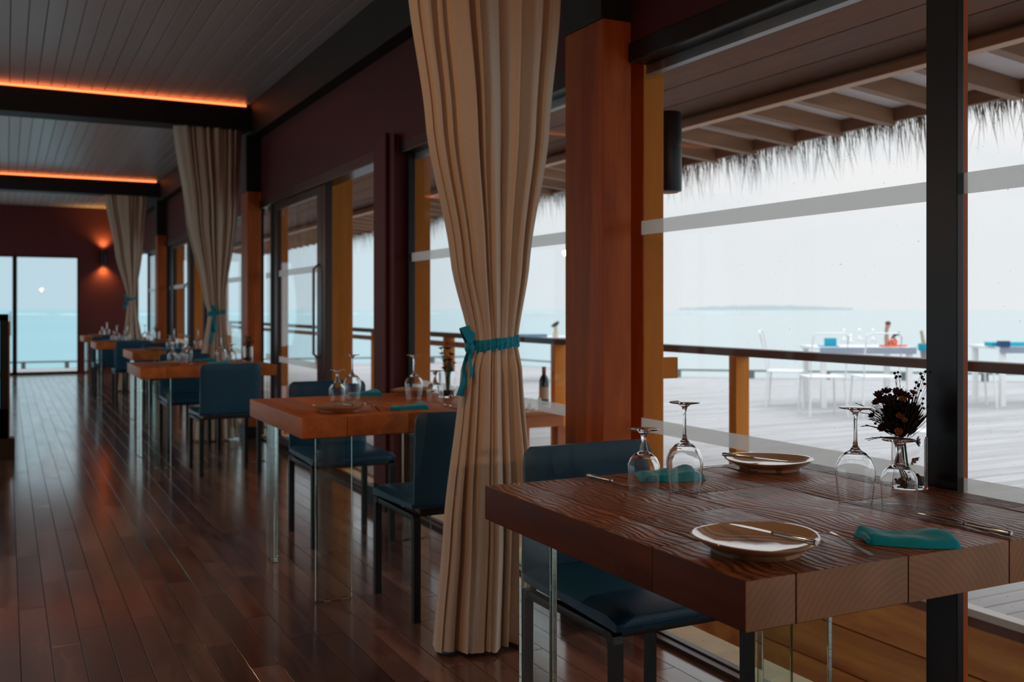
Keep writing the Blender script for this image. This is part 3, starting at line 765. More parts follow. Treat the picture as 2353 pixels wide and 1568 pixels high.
# outdoor low table by the railing with a wine bottle
bx, by = 2.90, 6.02
e = empty('outdoor_table', (bx, by, 0), label='low orange-brown table outside beside the railing, behind the curtain', cat='table')
MB().box(-.42, .42, -.3, .3, .50, .525, .004).build('tabletop', M['orange'], e)
MB().box(-.40, .40, -.285, .285, .42, .50, .003).build('apron', M['orange'], e)
for sx in (-1, 1):
    for sy in (-1, 1): MB().box(sx*.385-.035, sx*.385+.035, sy*.265-.03, sy*.265+.03, 0, .42, .003).build('leg', M['orange'], e)
def bottle(loc, lbl, s=1.0):
    e = empty('wine_bottle', loc, label=lbl, cat='bottle')
    MB().lathe([(.001, 0), (.036*s, 0), (.038*s, .006*s), (.038*s, .19*s), (.030*s, .215*s), (.0155*s, .24*s), (.0145*s, .285*s), (.001, .285*s)], 20).build('body', M['bottle'], e, smooth=40)
    MB().lathe([(.0386*s, .05*s), (.039*s, .05*s), (.039*s, .145*s), (.0386*s, .145*s)], 20).build('paper_label', M['label'], e, smooth=40)
    MB().lathe([(.0150*s, .25*s), (.0162*s, .25*s), (.0162*s, .30*s), (.001, .302*s)], 16).build('foil_cap', M['redcap'], e, smooth=40)
p = fwd_at(1250, 6.95)
bottle((p[0], p[1], .525), 'dark wine bottle with cream label and red cap on the outdoor table', .9)
p = fwd_at(1005, 7.7)
bottle((3.12, 7.2, .0+.525), 'dark wine bottle half hidden behind upturned glasses, on a stool outside', .9)
e = empty('outdoor_stool', (3.12, 7.2, 0), label='small orange wooden stool outside carrying a dark bottle', cat='stool')
MB().box(-.16, .16, -.16, .16, .49, .525, .004).build('seat', M['orange'], e)
for sx in (-1, 1):
    for sy in (-1, 1): MB().box(sx*.13-.02, sx*.13+.02, sy*.13-.02, sy*.13+.02, 0, .49).build('leg', M['orange'], e)
tag(MB().box(2.34, 3.4, 7.35, 7.47, 0, .075, .005).build('timber_kerb', M['orange']), 'low orange timber kerb across the walkway outside the doorway', 'kerb')
for k, (x_, l_) in enumerate(((1215, 'left'), (1246, 'right'))):
    p = fwd_at(x_-15, 6.7)
    e = MB().lathe([(.001, 0), (.034, 0), (.036, .01), (.036, .075), (.033, .075), (.033, .012), (.001, .012)], 16).build('candle_glass', M['glass'], loc=(p[0], p[1], .525), smooth=40)
    tag(e, 'small clear candle glass on the outdoor table, %s of the pair' % l_, 'glass')

# white chairs and laid tables far out on the deck
def out_chair(x, y, rz, lbl):
    e = empty('white_chair', (x, y, 0), rz, label=lbl, cat='chair', group='white chairs out on the deck')
    MB().box(-.21, .21, -.21, .21, .43, .448, .006).build('seat', M['white'], e)
    pts_ = [(-.19, .20, .45), (-.20, .23, .65), (-.19, .29, .90), (-.15, .30, .93), (.15, .30, .93), (.19, .29, .90), (.20, .23, .65), (.19, .20, .45)]
    MB().tube(pts_, .009, 6).build('back_frame', M['white'], e, smooth=60)
    MB().add([(-.17, .21, .47), (.17, .21, .47), (.17, .285, .90), (-.17, .285, .90), (-.17, .214, .47), (.17, .214, .47), (.17, .289, .90), (-.17, .289, .90)], [(0, 1, 2, 3), (7, 6, 5, 4), (0, 4, 5, 1), (1, 5, 6, 2), (2, 6, 7, 3), (3, 7, 4, 0)]).build('backrest', M['pane'], e)
    for sx in (-1, 1):
        for sy in (-1, 1): MB().tube([(sx*.19, sy*.19, .43), (sx*.21, sy*.22, 0)], .013, 6).build('leg', M['white'], e)
    return e
tx, ty = fwd_at(1967, 12.4)
def out_table(x, y, rz, w, lbl, cloth=True):
    e = empty('outdoor_dining_table', (x, y, 0), rz, label=lbl, cat='table')
    MB().box(-w/2, w/2, -.42, .42, .70, .735, .006).build('tabletop', M['white'], e)
    MB().box(-w/2-.003, w/2+.003, -.426, -.422, .655, .735).build('cloth_drop', M['grey'], e)
    for sx in (-1, 1):
        for sy in (-1, 1): MB().box(sx*(w/2-.06)-.03, sx*(w/2-.06)+.03, sy*.36-.03, sy*.36+.03, 0, .70).build('leg', M['white'], e)
out_table(tx, ty, -YAW, 1.16, 'white table with a grey-blue cloth edge far out on the deck')
tz = .735
def at_t(px, py, z=None, D=12.25):
    p = fwd_at(px, D); return (p[0], p[1], z_at(py, D) if z is None else z)
o = MB().box(-.068, .068, -.03, .03, 0, .09, .004).build('teal_box', M['tealp'], loc=at_t(1908, 0, tz+.015)); o.rotation_euler = (0, 0, -YAW)
tag(o, 'small teal box standing on a teal mat on the white deck table', 'box')
o = MB().box(-.11, .11, -.09, .09, 0, .014, .003).build('teal_mat', M['tealp'], loc=at_t(1903, 0, tz+.001)); o.rotation_euler = (0, 0, -YAW)
tag(o, 'folded teal mat under the small teal box outside', 'mat')
# orange coral-like centrepiece
cp = empty('coral_centrepiece', at_t(2052, 0, tz+.002), label='orange coral-shaped centrepiece with a driftwood branch on the white deck table', cat='centrepiece')
q = MB(); random.seed(4)
q.box(-.17, .17, -.07, .07, 0, .018, .004)
for i in range(16):
    a = random.uniform(-.12, .10); b_ = random.uniform(-.05, .05); h = random.uniform(.04, .11)
    q.tube([(a, b_, .01), (a+random.uniform(-.03, .03), b_, h*.6), (a+random.uniform(-.05, .05), b_, h)], [.018, .014, .006], 6)
q.build('coral_base', M['lobster'], cp, smooth=60)
MB().tube([(-.10, 0, .02), (-.11, 0, .12), (-.10, .01, .20), (-.08, 0, .28)], [.03, .026, .022, .03], 7).build('driftwood', mat('driftwood', (0.42, 0.24, 0.19), 0.8, var=0.4, vscale=20), cp, smooth=60)
MB().ball((-.085, 0, .285), .035, 8, (1, 1, .8)).build('dark_knot', M['rust'], cp, smooth=60)
MB().tube([(-.02, 0, .10), (.04, 0, .145), (.10, 0, .155), (.12, 0, .13)], [.012, .022, .018, .006], 7).build('curled_frond', M['darkleaf'], cp, smooth=60)
# wine glass shape is needed by everything below
def glass_profile(h, rim, bowl, zb, zbt, stem, foot):
    th = .0011
    outer = [(rim, 0), (rim+(bowl-rim)*.55, zb*.45), (bowl, zb), (bowl*.97, zb+(zbt-zb)*.30), (bowl*.82, zb+(zbt-zb)*.62), (bowl*.52, zb+(zbt-zb)*.88), (bowl*.28, zbt), (stem*1.5, zbt+.009), (stem, zbt+.022),
             (stem*.92, (zbt+h)/2), (stem, h-.022), (stem*1.6, h-.012), (foot*.42, h-.0055), (foot*.97, h-.0022), (foot, h-.0012), (foot*.97, h), (.0005, h)]
    inner = [(.0005, zbt-.004), (bowl*.24, zbt-.0055), (bowl*.50-th, zb+(zbt-zb)*.86), (bowl*.80-th, zb+(zbt-zb)*.60), (bowl*.965-th, zb+(zbt-zb)*.28), (bowl-th, zb), (rim+(bowl-rim)*.55-th, zb*.45), (rim-th, 0)]
    return outer+inner
TALL = MB().lathe([(r, z) for r, z in glass_profile(.218, .0355, .0435, .072, .122, .0042, .0365)], 40, closed=True)
SMALL = MB().lathe([(r, z) for r, z in glass_profile(.149, .0362, .0395, .052, .094, .0062, .0372)], 40, closed=True)
gp = {}
def wine_glass(x, y, z, tall, lbl, group):
    key = 'tall' if tall else 'small'
    if key not in gp:
        o = (TALL if tall else SMALL).build('wine_glass', M['glass'], smooth=50); gp[key] = o
    else:
        o = gp[key].copy(); C.objects.link(o)
    o.location = (x, y, z+.0006); o.rotation_euler = (0, 0, random.uniform(0, 6))
    return tag(o, lbl, 'wine glass', group)
def_names = ['leftmost', 'second from the left', 'middle', 'second from the right', 'rightmost']
for i, px in enumerate((1940, 1955, 1975, 1993, 2006)):
    p = at_t(px, 0, tz, 12.2+.12*(i % 3))
    wine_glass(p[0], p[1], tz, i % 2 == 0, 'wine glass on the white deck table, %s of five' % def_names[i], 'wine glasses on the white deck table')
out_chair(*fwd_at(1805, 12.2), -YAW+R(70), 'white chair left of the laid deck table outside')
out_chair(*fwd_at(1890, 11.2), -YAW+R(180), 'white chair on the near side of the laid deck table, under the teal box')
out_chair(*fwd_at(2010, 11.2), -YAW+R(180), 'white chair on the near side of the laid deck table, under the orange coral')
# ice bucket on stand
p = fwd_at(2129, 9.7)
e = empty('ice_bucket', (p[0], p[1], 0), label='ice bucket with teal cloth on a stand beside the black mullion', cat='bucket')
MB().lathe([(.001, .72), (.05, .72), (.07, .84), (.066, .84), (.048, .73), (.001, .73)], 20).build('bucket', M['alu'], e, smooth=40)
MB().lathe([(.071, .80), (.078, .795), (.080, .85), (.074, .862), (.05, .85), (.001, .84)], 14).build('teal_cloth', M['tealp'], e, smooth=60)
MB().tube([(0, 0, .72), (0, 0, .02)], .012, 8).build('stand', M['white'], e); MB().lathe([(.001, .0), (.14, 0), (.14, .012), (.02, .022), (.001, .022)], 20).build('foot', M['white'], e)
e = empty('champagne_bottle', (p[0]-.03, p[1]-.015, .80), label='bottle neck with orange foil sticking out of the ice bucket', cat='bottle')
MB().tube([(0, 0, 0), (-.035, 0, .10), (-.06, 0, .19)], [.03, .018, .014], 10).build('neck', M['label'], e, smooth=50)
# right-hand laid table
p = fwd_at(2360, 12.6)
out_table(p[0], p[1], -YAW, 1.1, 'white table with blue items at the far right edge of the deck')
o = MB().box(-.26, .26, -.1, .1, 0, .05, .008).build('blue_napkins', M['tealp'], loc=(*fwd_at(2318, 12.4), tz+.001)); o.rotation_euler = (0, 0, -YAW)
tag(o, 'folded blue napkins on the table at the far right', 'napkins')
o = MB().box(-.06, .06, -.05, .05, 0, .07, .004).build('navy_box', mat('navy', (0.01, 0.05, 0.16), 0.5), loc=(*fwd_at(2306, 12.2), tz+.001)); o.rotation_euler = (0, 0, -YAW)
tag(o, 'small navy box among blue napkins at the far right', 'box')
out_chair(*fwd_at(2235, 12.2), -YAW+R(80), 'white chair just right of the black mullion, out on the deck')
# left-hand laid table behind the curtain
p = fwd_at(1225, 16.6)
out_table(p[0], p[1], -YAW, 1.2, 'white laid table beyond the railing, right of the foreground curtain')
o = MB().box(-.2, .28, -.1, .1, 0, .045, .008).build('blue_napkins', mat('slate', (0.08, 0.16, 0.26), 0.6), loc=(*fwd_at(1218, 16.4), tz+.001)); o.rotation_euler = (0, 0, -YAW)
tag(o, 'dark blue napkins on the laid table right of the curtain', 'napkins')
e = empty('driftwood_figure', (*fwd_at(1276, 16.3), tz), label='small driftwood piece standing on the laid table right of the curtain', cat='driftwood')
MB().tube([(0, 0, 0), (.01, 0, .12), (-.005, 0, .2)], [.05, .03, .03], 8).build('stem_piece', M['label'], e, smooth=60)
MB().tube([(-.07, 0, .18), (0, 0, .2), (.06, 0, .25)], [.012, .04, .02], 7).build('top_piece', M['drystem'], e, smooth=60)

# ================================================================== INTERIOR OBJECTS
# ---------------- curtains
def lerp(z, zs, vs_):
    if z <= zs[0]: return vs_[0]
    for i in range(len(zs)-1):
        if z <= zs[i+1]:
            t = (z-zs[i])/(zs[i+1]-zs[i]); t = t*t*(3-2*t)*.5+t*.5
            return vs_[i]+(vs_[i+1]-vs_[i])*t
    return vs_[-1]
def curtain(yc, zs, Ls, Rs, Bs, As, folds, seed, lbl, tie_z, tie_h, tie_lbl, tie_side=-1, nth=560, nz=72, tail=.16):
    def pt(th, z, grow=0.0, amp=1.0):
        Lx, Rx = lerp(z, zs, Ls)-grow, lerp(z, zs, Rs)+grow; B = lerp(z, zs, Bs)+grow; A = lerp(z, zs, As)*amp
        xc, w_ = (Lx+Rx)/2, (Rx-Lx)/2
        front = th < math.pi
        tt = th if front else th-math.pi
        lin = 1-2*tt/math.pi
        if not front: lin = -lin
        cx_ = .55*lin+.45*math.cos(th)
        sy = abs(math.sin(th))**.55*(-1 if front else 1)
        # irregular, drifting pleats
        ph = th*folds/2+seed+1.3*math.sin(2*th+seed)+.85*math.sin(5*th+seed*2)+.45*math.sin(1.1*z+3*th+seed)+.5*noise.noise((th*2.2, z*1.1, seed))
        wv = math.sin(ph); f_ = (abs(math.cos(ph))**.6)*1.7-1.1+.22*math.sin(2.7*ph+1.3)
        depth = 1+.75*noise.noise((th*2.7, z*.8, seed+5))
        A2 = A*f_*depth
        fine = .0016*math.sin(ph*3.3+z*4)+.0012*noise.noise((th*9, z*7, seed))
        x = xc+w_*cx_+.35*A*wv*(1-abs(cx_)**3)
        y = yc+sy*(B+A2+fine)
        return (x, y, z)
    vs2 = []; fs2 = []
    zmax = zs[-1]
    for j in range(nz+1):
        t = j/nz; z = zmax*t
        for i in range(nth):
            th = 2*math.pi*i/nth
            p_ = pt(th, max(z, 0.0))
            if j == 0: p_ = (p_[0], p_[1], .006+.012*(1+noise.noise((th*3, 0, seed))))
            vs2.append(p_)
    for j in range(nz):
        for i in range(nth):
            k = (i+1) % nth; fs2.append((j*nth+i, j*nth+k, (j+1)*nth+k, (j+1)*nth+i))
    e = empty('curtain', (0, 0, 0), label=lbl, cat='curtain')
    q = MB(); q.v = vs2; q.f = fs2
    q.build('drape', M['curtain'], e, smooth=80)
    # tie band
    t = empty('curtain_tie', (0, 0, 0), label=tie_lbl, cat='ribbon')
    n_ = 200; vs3 = []; fs3 = []
    m_ = 7
    for i in range(n_):
        th = 2*math.pi*i/n_
        tilt = .010*math.cos(th)
        hh = tie_h*(1-.28*abs(math.sin(th*.5+1.0))+.10*noise.noise((th*2, 0, seed)))
        for k in range(m_):
            s = k/(m_-1)*2-1
            g = .010-.004*abs(s)+.0022*math.sin(k*2.1+th*5)
            p_ = pt(th, tie_z, g, .25)
            vs3.append((p_[0], p_[1], tie_z+tilt+s*hh*.5))
        for k in range(m_):
            s = 1-k/(m_-1)*2
            p_ = pt(th, tie_z, .004, .25); vs3.append((p_[0], p_[1], tie_z+tilt+s*hh*.5))
    mm = 2*m_
    for i in range(n_):
        j = (i+1) % n_
        for k in range(mm): fs3.append((i*mm+k, i*mm+(k+1) % mm, j*mm+(k+1) % mm, j*mm+k))
    q = MB(); q.v = vs3; q.f = fs3; q.build('band', M['ribbon'], t, smooth=60)
    # knot, bow loop and tails on the left
    kx = lerp(tie_z, zs, Ls)-.012 if tie_side < 0 else (lerp(tie_z, zs, Ls)+.05); ky = yc-lerp(tie_z, zs, Bs)*(.55 if tie_side < 0 else 1.25)
    MB().ball((kx, ky, tie_z-.012), .020, 12, (.9, .9, 1.15)).build('knot', M['ribbon'], t, smooth=70)
    for lob, (ox, tw) in enumerate(((-.010, .45), (.004, -.25))):
        rows = []
        for i in range(15):
            a = i/14; up_ = math.sin(a*math.pi)**.7
            x_ = kx+ox*1.6*up_-.004; y_ = ky-.016+.030*a; z_ = tie_z+.004+(.058-.016*lob)*up_
            wx, wz = .019*(.4+.6*up_), .012*tw*up_
            rows.append(((x_-wx, y_, z_-wz), (x_+wx, y_, z_+wz)))
        MB().ribbon(rows, .0011).build('bow_loop', M['ribbon'], t, smooth=60)
    for q_, (dx, ln, wd) in enumerate(((-.018, tail, .040), (.006, tail*.62, .030))):
        rows = []
        for i in range(12):
            s = i/11
            x = kx+dx*s*1.6+.004*math.sin(s*5+q_); y = ky-.006-.012*q_+.006*math.sin(s*7)
            z = tie_z-.02-ln*s; ww = wd*(.45+.55*min(1, s*2.5))
            rows.append(((x-ww/2, y+.008*math.sin(s*6), z+.004), (x+ww/2, y+.016, z-.004*s)))
        MB().ribbon(rows, .0009).build('tail', M['ribbon'], t, smooth=60)
zs = [0, .42, .98, 1.075, 1.37, 1.84, 2.3, 2.84]
curtain(3.20, zs, [1.327, 1.363, 1.428, 1.459, 1.388, 1.292, 1.225, 1.16], [1.718, 1.715, 1.663, 1.646, 1.695, 1.776, 1.822, 1.868],
        [.085, .075, .055, .045, .055, .055, .055, .055], [.050, .046, .026, .007, .030, .048, .052, .052], 19, 1.7,
        'large beige tied-back curtain hanging in the foreground', 1.075, .058, 'teal fabric tie with a bow around the large foreground curtain')
curtain(9.33, [0, .5, 1.16, 1.28, 2.03, 2.84], [1.50, 1.53, 1.635, 1.60, 1.44, 1.33], [1.915, 1.88, 1.785, 1.79, 1.90, 1.94],
        [.08, .07, .05, .05, .06, .06], [.05, .045, .008, .028, .048, .05], 18, 4.1,
        'beige tied-back curtain hanging behind the third table', 1.165, .055, 'teal tie with a long tail around the second curtain', 1, 400, 50, .26)
curtain(15.42, [0, .6, 1.30, 1.38, 2.0, 2.84], [1.44, 1.50, 1.565, 1.56, 1.40, 1.255], [1.86, 1.79, 1.685, 1.69, 1.77, 1.845],
        [.08, .07, .05, .05, .06, .06], [.046, .042, .008, .024, .044, .046], 18, 6.3,
        'small far beige curtain near the glowing wall lamp', 1.345, .06, 'teal tie around the small far curtain', -1, 320, 40, .12)

# ---------------- tables
TH = 0.083; TZ = 0.76
def dining_table(x0, y0, w_, d_, near_, lbl, cols=None, legs=True):
    e = empty('dining_table', (x0+w_/2, y0+d_/2, 0), label=lbl, cat='table')
    hx, hy = w_/2, d_/2
    top = M['top1h'] if near_ else M['top2']; eg = M['endg'] if near_ else M['top2']; sd_ = M['side1'] if near_ else M['top2']
    cols = cols or [(0, .11, []), (.11, .37, [.48]), (.37, .64, [.7]), (.64, .9, [.3]), (.9, w_, [])]
    for a, b_, br in cols:
        ys = [0]+list(br)+[d_]
        for p0, p1 in zip(ys, ys[1:]):
            L2, W2 = (p1-p0)/2, (b_-a)/2
            dz = random.uniform(-.0012, .0004)
            q = MB().box(-W2+.0012, W2-.0012, -L2+(.0008 if p0 else 0), L2-(.0008 if p1 < d_ else 0), -TH, 0, .0022)
            q.build('plank', top, e, smooth=40, mats=[eg, sd_], pick=lambda p: 1 if abs(p.normal.y) > .95 else (2 if abs(p.normal.x) > .8 else 0),
                    loc=(a+W2-hx, p0+L2-hy, TZ+dz))
    MB().box(-hx+.01, hx-.01, -hy+.01, hy-.01, TZ-TH-.004, TZ-TH+.004).build('under_board', M['gap'], e)
    zt = TZ-TH-.004
    def slab(cx_, cy_, alongx):
        a, b_ = (.078, .010) if alongx else (.010, .078)
        q = MB().box(-a, a, -b_, b_, .004, zt, .0016)
        lg = q.build('leg', M['acrylic'], e, loc=(cx_-hx, cy_-hy, 0))
        for s in (-.35, .6):
            if alongx: MB().box(s*a-.014 if s > 0 else s*a-.014, s*a+.014, -b_, b_, 0, .004).build('foot_pad', M['pad'], lg)
            else: MB().box(-a, a, s*b_-.014, s*b_+.014, 0, .004).build('foot_pad', M['pad'], lg)
    slab(.055+.09, .045, True); slab(w_-.055-.09, .045, True)
    slab(.08, d_-.13, False); slab(w_-.13, d_-.055, True)
    return e
ordn = {1: 'nearest table', 2: 'second table', 3: 'third table', 4: 'fourth table', 5: 'fifth table', 6: 'farthest table'}
TAB = {
    1: (1.06, 1.257, .99, .98), 2: (1.057, 3.945, .98, .96), 3: (.885, 7.84, 1.02, .90),
    4: (1.14, 10.75, .98, .92), 5: (1.02, 13.78, .98, .90), 6: (1.08, 16.95, .96, .90)}
LBL = {1: 'large rustic plank dining table on clear legs in the foreground', 2: 'wooden dining table on clear slab legs left of the foreground curtain',
       3: 'wooden dining table before the second curtain, third from the camera', 4: 'wooden table just behind the second curtain, fourth from the camera',
       5: 'small-looking wooden table left of the far curtain, fifth from the camera', 6: 'farthest wooden table, peeking out behind the fifth one'}
for k, (x, y, w_, d_) in TAB.items():
    cols = [(0, .108, [.26]), (.108, .37, [.485]), (.37, .64, [.66]), (.64, .90, [.42]), (.90, w_, [.2])] if k == 1 else \
           [(0, .19, []), (.19, .46, [.4]), (.46, .73, []), (.73, w_, [.6])]
    dining_table(x, y, w_, d_, k == 1, LBL[k], cols)

# ---------------- chairs
def make_chair():
    e = empty('dining_chair', (0, 0, 0))
    # seat: padded, front edge rolled over; faces -Y
    prof = [(-.245, .416), (-.252, .436), (-.244, .452), (-.20, .462), (-.05, .461), (.16, .463), (.216, .468), (.22, .455), (.215, .432), (-.22, .418)]
    q = MB(); n_ = 14; k = len(prof); vs_ = []
    for i in range(n_+1):
        u = -1+2*i/n_
        fall = max(0, abs(u)-.82)/.18
        for (a, z) in prof:
            vs_.append((u*.219, a*(1-.012*fall**2), z-.014*fall**2 if z > .44 else z))
    fs_ = [tuple(range(k)), tuple(range(n_*k, (n_+1)*k))[::-1]]
    for i in range(n_):
        for j in range(k): fs_.append((i*k+j, i*k+(j+1) % k, (i+1)*k+(j+1) % k, (i+1)*k+j))
    q.add(vs_, fs_); seat = q.build('seat', M['leather'], e, smooth=50)
    st = MB()
    for i in range(60):
        x = -.208+i*.007
        st.box(x, x+.004, -.2515, -.2495, .4235, .4255)
    st.build('stitching', M['stitch'], seat)['kind'] = 'stuff'
    # backrest: padded slab, top corners rounded, slight curve and lean
    q = MB(); nu, nv = 16, 12
    def bp_(u, v, s):
        hw = .216
        zz = .452+v*.352
        cr_ = 0
        xr = u*hw
        if v > .9 and abs(u) > .88:
            cr_ = ((abs(u)-.88)/.12)*((v-.9)/.1)
        zz -= .014*cr_**1.5; xr *= 1-.03*cr_**1.5
        edge = min(1, (1-abs(u))/.07, (1-v)/.06+.05)
        th_ = .015*(.45+.55*edge**.5 if edge > 0 else .45)
        return (xr, .224+.018*v+.010*(1-u*u)*v*.6+s*th_, zz)
    vs_ = []; fs_ = []
    for s in (-1, 1):
        for j in range(nv+1):
            for i in range(nu+1): vs_.append(bp_(-1+2*i/nu, j/nv, s))
    N_ = (nu+1)*(nv+1)
    for j in range(nv):
        for i in range(nu):
            a = j*(nu+1)+i; fs_.append((a, a+1, a+nu+2, a+nu+1)); fs_.append((N_+a, N_+a+nu+1, N_+a+nu+2, N_+a+1))
    for j in range(nv):
        a = j*(nu+1); fs_.append((a, a+nu+1, N_+a+nu+1, N_+a)); a += nu; fs_.append((a, N_+a, N_+a+nu+1, a+nu+1))
    for i in range(nu):
        fs_.append((i, N_+i, N_+i+1, i+1)); a = nv*(nu+1)+i; fs_.append((a, a+1, N_+a+1, N_+a))
    q.add(vs_, fs_); q.build('backrest', M['leather'], e, smooth=60)
    for sx in (-1, 1):
        for sy in (-1, 1):
            # square leg with a rounded shoulder into the side rail
            a = sy*.219; q = MB()
            pr_ = [(a+.016*sy, 0), (a+.016*sy, .385), (a+.012*sy, .402), (a, .411), (a-.03*sy, .411), (a-.03*sy, .393), (a-.018*sy, .388), (a-.013*sy, .375), (a-.010*sy, 0)]
            q.prism(pr_, 'X', sx*.205-.014, sx*.205+.014)
            q.build('leg', M['blackleg'], e)
    q = MB()
    for sx in (-1, 1): q.box(sx*.205-.012, sx*.205+.012, -.19, .19, .388, .410, .002)
    q.box(-.19, .19, .205, .228, .405, .43, .002); q.box(-.19, .19, -.225, -.205, .395, .415, .002)
    q.build('seat_frame', M['blackleg'], e, smooth=40)
    return e
proto = make_chair()
chairs = [
    (1.53, 2.27, 0, 'teal leather chair tucked under the far side of the foreground table'),
    (1.60, 3.775, 180, 'dark chair seen from behind at the second table, beside the foreground curtain'),
    (1.575, 5.10, 0, 'teal leather chair on the far side of the second table'),
    (1.445, 7.56, 180, 'dark chair with its back to the camera at the third table'),
    (1.40, 8.86, 0, 'teal chair on the far side of the third table, before the second curtain'),
    (1.60, 10.42, 180, 'dark chair on the near side of the fourth table, hidden low behind the third'),
    (1.62, 11.95, 0, 'teal chair on the far side of the fourth table'),
    (1.42, 13.44, 180, 'dark chair with its back to the camera at the fifth table'),
    (1.28, 14.92, 0, 'teal chair facing the camera behind the fifth table'),
    (1.50, 16.6, 180, 'dark chair on the near side of the farthest table'),
]
for i, (x, y, rz, lb) in enumerate(chairs):
    o = proto if i == 0 else copy_tree(proto)
    o.location = (x, y, 0); o.rotation_euler = (0, 0, R(rz)); tag(o, lb, 'chair', 'teal leather dining chairs along the window wall')

# ---------------- tableware
def plate_proto(name='dinner_plate'):
    n_ = 56
    prof = [(.001, .010), (.045, .0105), (.075, .013), (.098, .020), (.112, .0285), (.1165, .0300), (.118, .0285), (.114, .0245), (.098, .0145), (.082, .008), (.0795, .0), (.074, .0), (.072, .0055), (.001, .0055)]
    vs_ = []; k = len(prof)
    for i in range(n_):
        a = 2*math.pi*i/n_; wob = 1+.030*math.sin(2*a+.6)+.016*math.sin(3*a+1.1)
        for r, z in prof:
            f_ = wob if r > .08 else 1+(wob-1)*.5; vs_.append((r*f_*math.cos(a), r*f_*math.sin(a), z+(.0022*math.sin(2*a+2) if r > .1 else 0)))
    fs_ = []
    for i in range(n_):
        j = (i+1) % n_
        for q_ in range(k-1): fs_.append((i*k+q_, j*k+q_, j*k+q_+1, i*k+q_+1))
    e = empty(name)
    a = MB(); a.v = vs_; a.f = fs_
    a.build('bowl', M['ceramic'], e, smooth=70)
    MB().lathe([(.0735, .0005), (.080, .0005), (.083, .0075), (.0735, .0075)], 40, closed=True).build('foot_ring', M['ceramic_rim'], e, smooth=60)
    return e
def fork_mesh():
    q = MB()
    path = [(0, -.100, .0045), (0, -.085, .0065), (0, -.05, .010), (0, -.01, .0175), (0, .02, .0195), (0, .038, .015), (0, .055, .010)]
    wd = [.0052, .0055, .0042, .0030, .0030, .0055, .0105]
    rows = [((-w_, y, z), (w_, y, z)) for (x, y, z), w_ in zip(path, wd)]
    q.ribbon(rows, .0011)
    for t in range(4):
        x = -.0092+t*.00613
        q.ribbon([((x-.0017, .053, .0102), (x+.0017, .053, .0102)), ((x-.0016, .075, .0065), (x+.0016, .075, .0065)), ((x-.0009, .102, .0095), (x+.0009, .102, .0095))], .0009)
    return q
def knife_mesh():
    """handle runs to -Y, blade to +Y"""
    q = MB()
    q.tube([(0, -.105, .005), (0, -.10, .005), (0, -.05, .005), (0, -.012, .005), (0, 0, .005)], [.0044, .0054, .0050, .0040, .0034], 10)
    q.ball((0, -.004, .005), .0056, 8, (1, .8, .8))
    q.prism([(-.0035, .0), (.0035, .0), (.0085, .014), (.0100, .060), (.0085, .085), (.0035, .104), (-.0015, .108), (-.0035, .10)], 'Z', .0042, .0058)
    return q
pp = plate_proto(); fp = fork_mesh().build('fork', M['steel'], smooth=50); kp = knife_mesh().build('table_knife', M['steel'], smooth=40)
used = {'p': 0, 'f': 0, 'k': 0}
def plate(x, y, rz, lb, z=TZ):
    o = pp if not used['p'] else copy_tree(pp); used['p'] = 1
    o.location = (x, y, z+.0005); o.rotation_euler = (0, 0, R(rz)); tag(o, lb, 'plate', 'stoneware plates on the tables')
def fork(x, y, rz, lb, z=TZ, flip=False):
    o = fp if not used['f'] else fp.copy()
    if used['f']: C.objects.link(o)
    used['f'] = 1; o.location = (x, y, z-.002); o.rotation_euler = (0, 0, R(rz)); tag(o, lb, 'fork', 'forks on the tables')
def knife(p0, p1, lb):
    """p0 = handle end, p1 = blade tip (3D)"""
    o = kp if not used['k'] else kp.copy()
    if used['k']: C.objects.link(o)
    used['k'] = 1
    a, b_ = Vector(p0), Vector(p1); d_ = (b_-a); s = d_.length/.213
    o.scale = (1.05, s, 1.0)
    d_.normalize()
    o.rotation_mode = 'QUATERNION'
    xax = d_.cross(Vector((0, 0, 1))).normalized(); zax = xax.cross(d_)
    o.rotation_quaternion = Matrix((xax, d_, zax)).transposed().to_quaternion()
    o.location = a+d_*.105*s
    tag(o, lb, 'knife', 'knives on the tables')
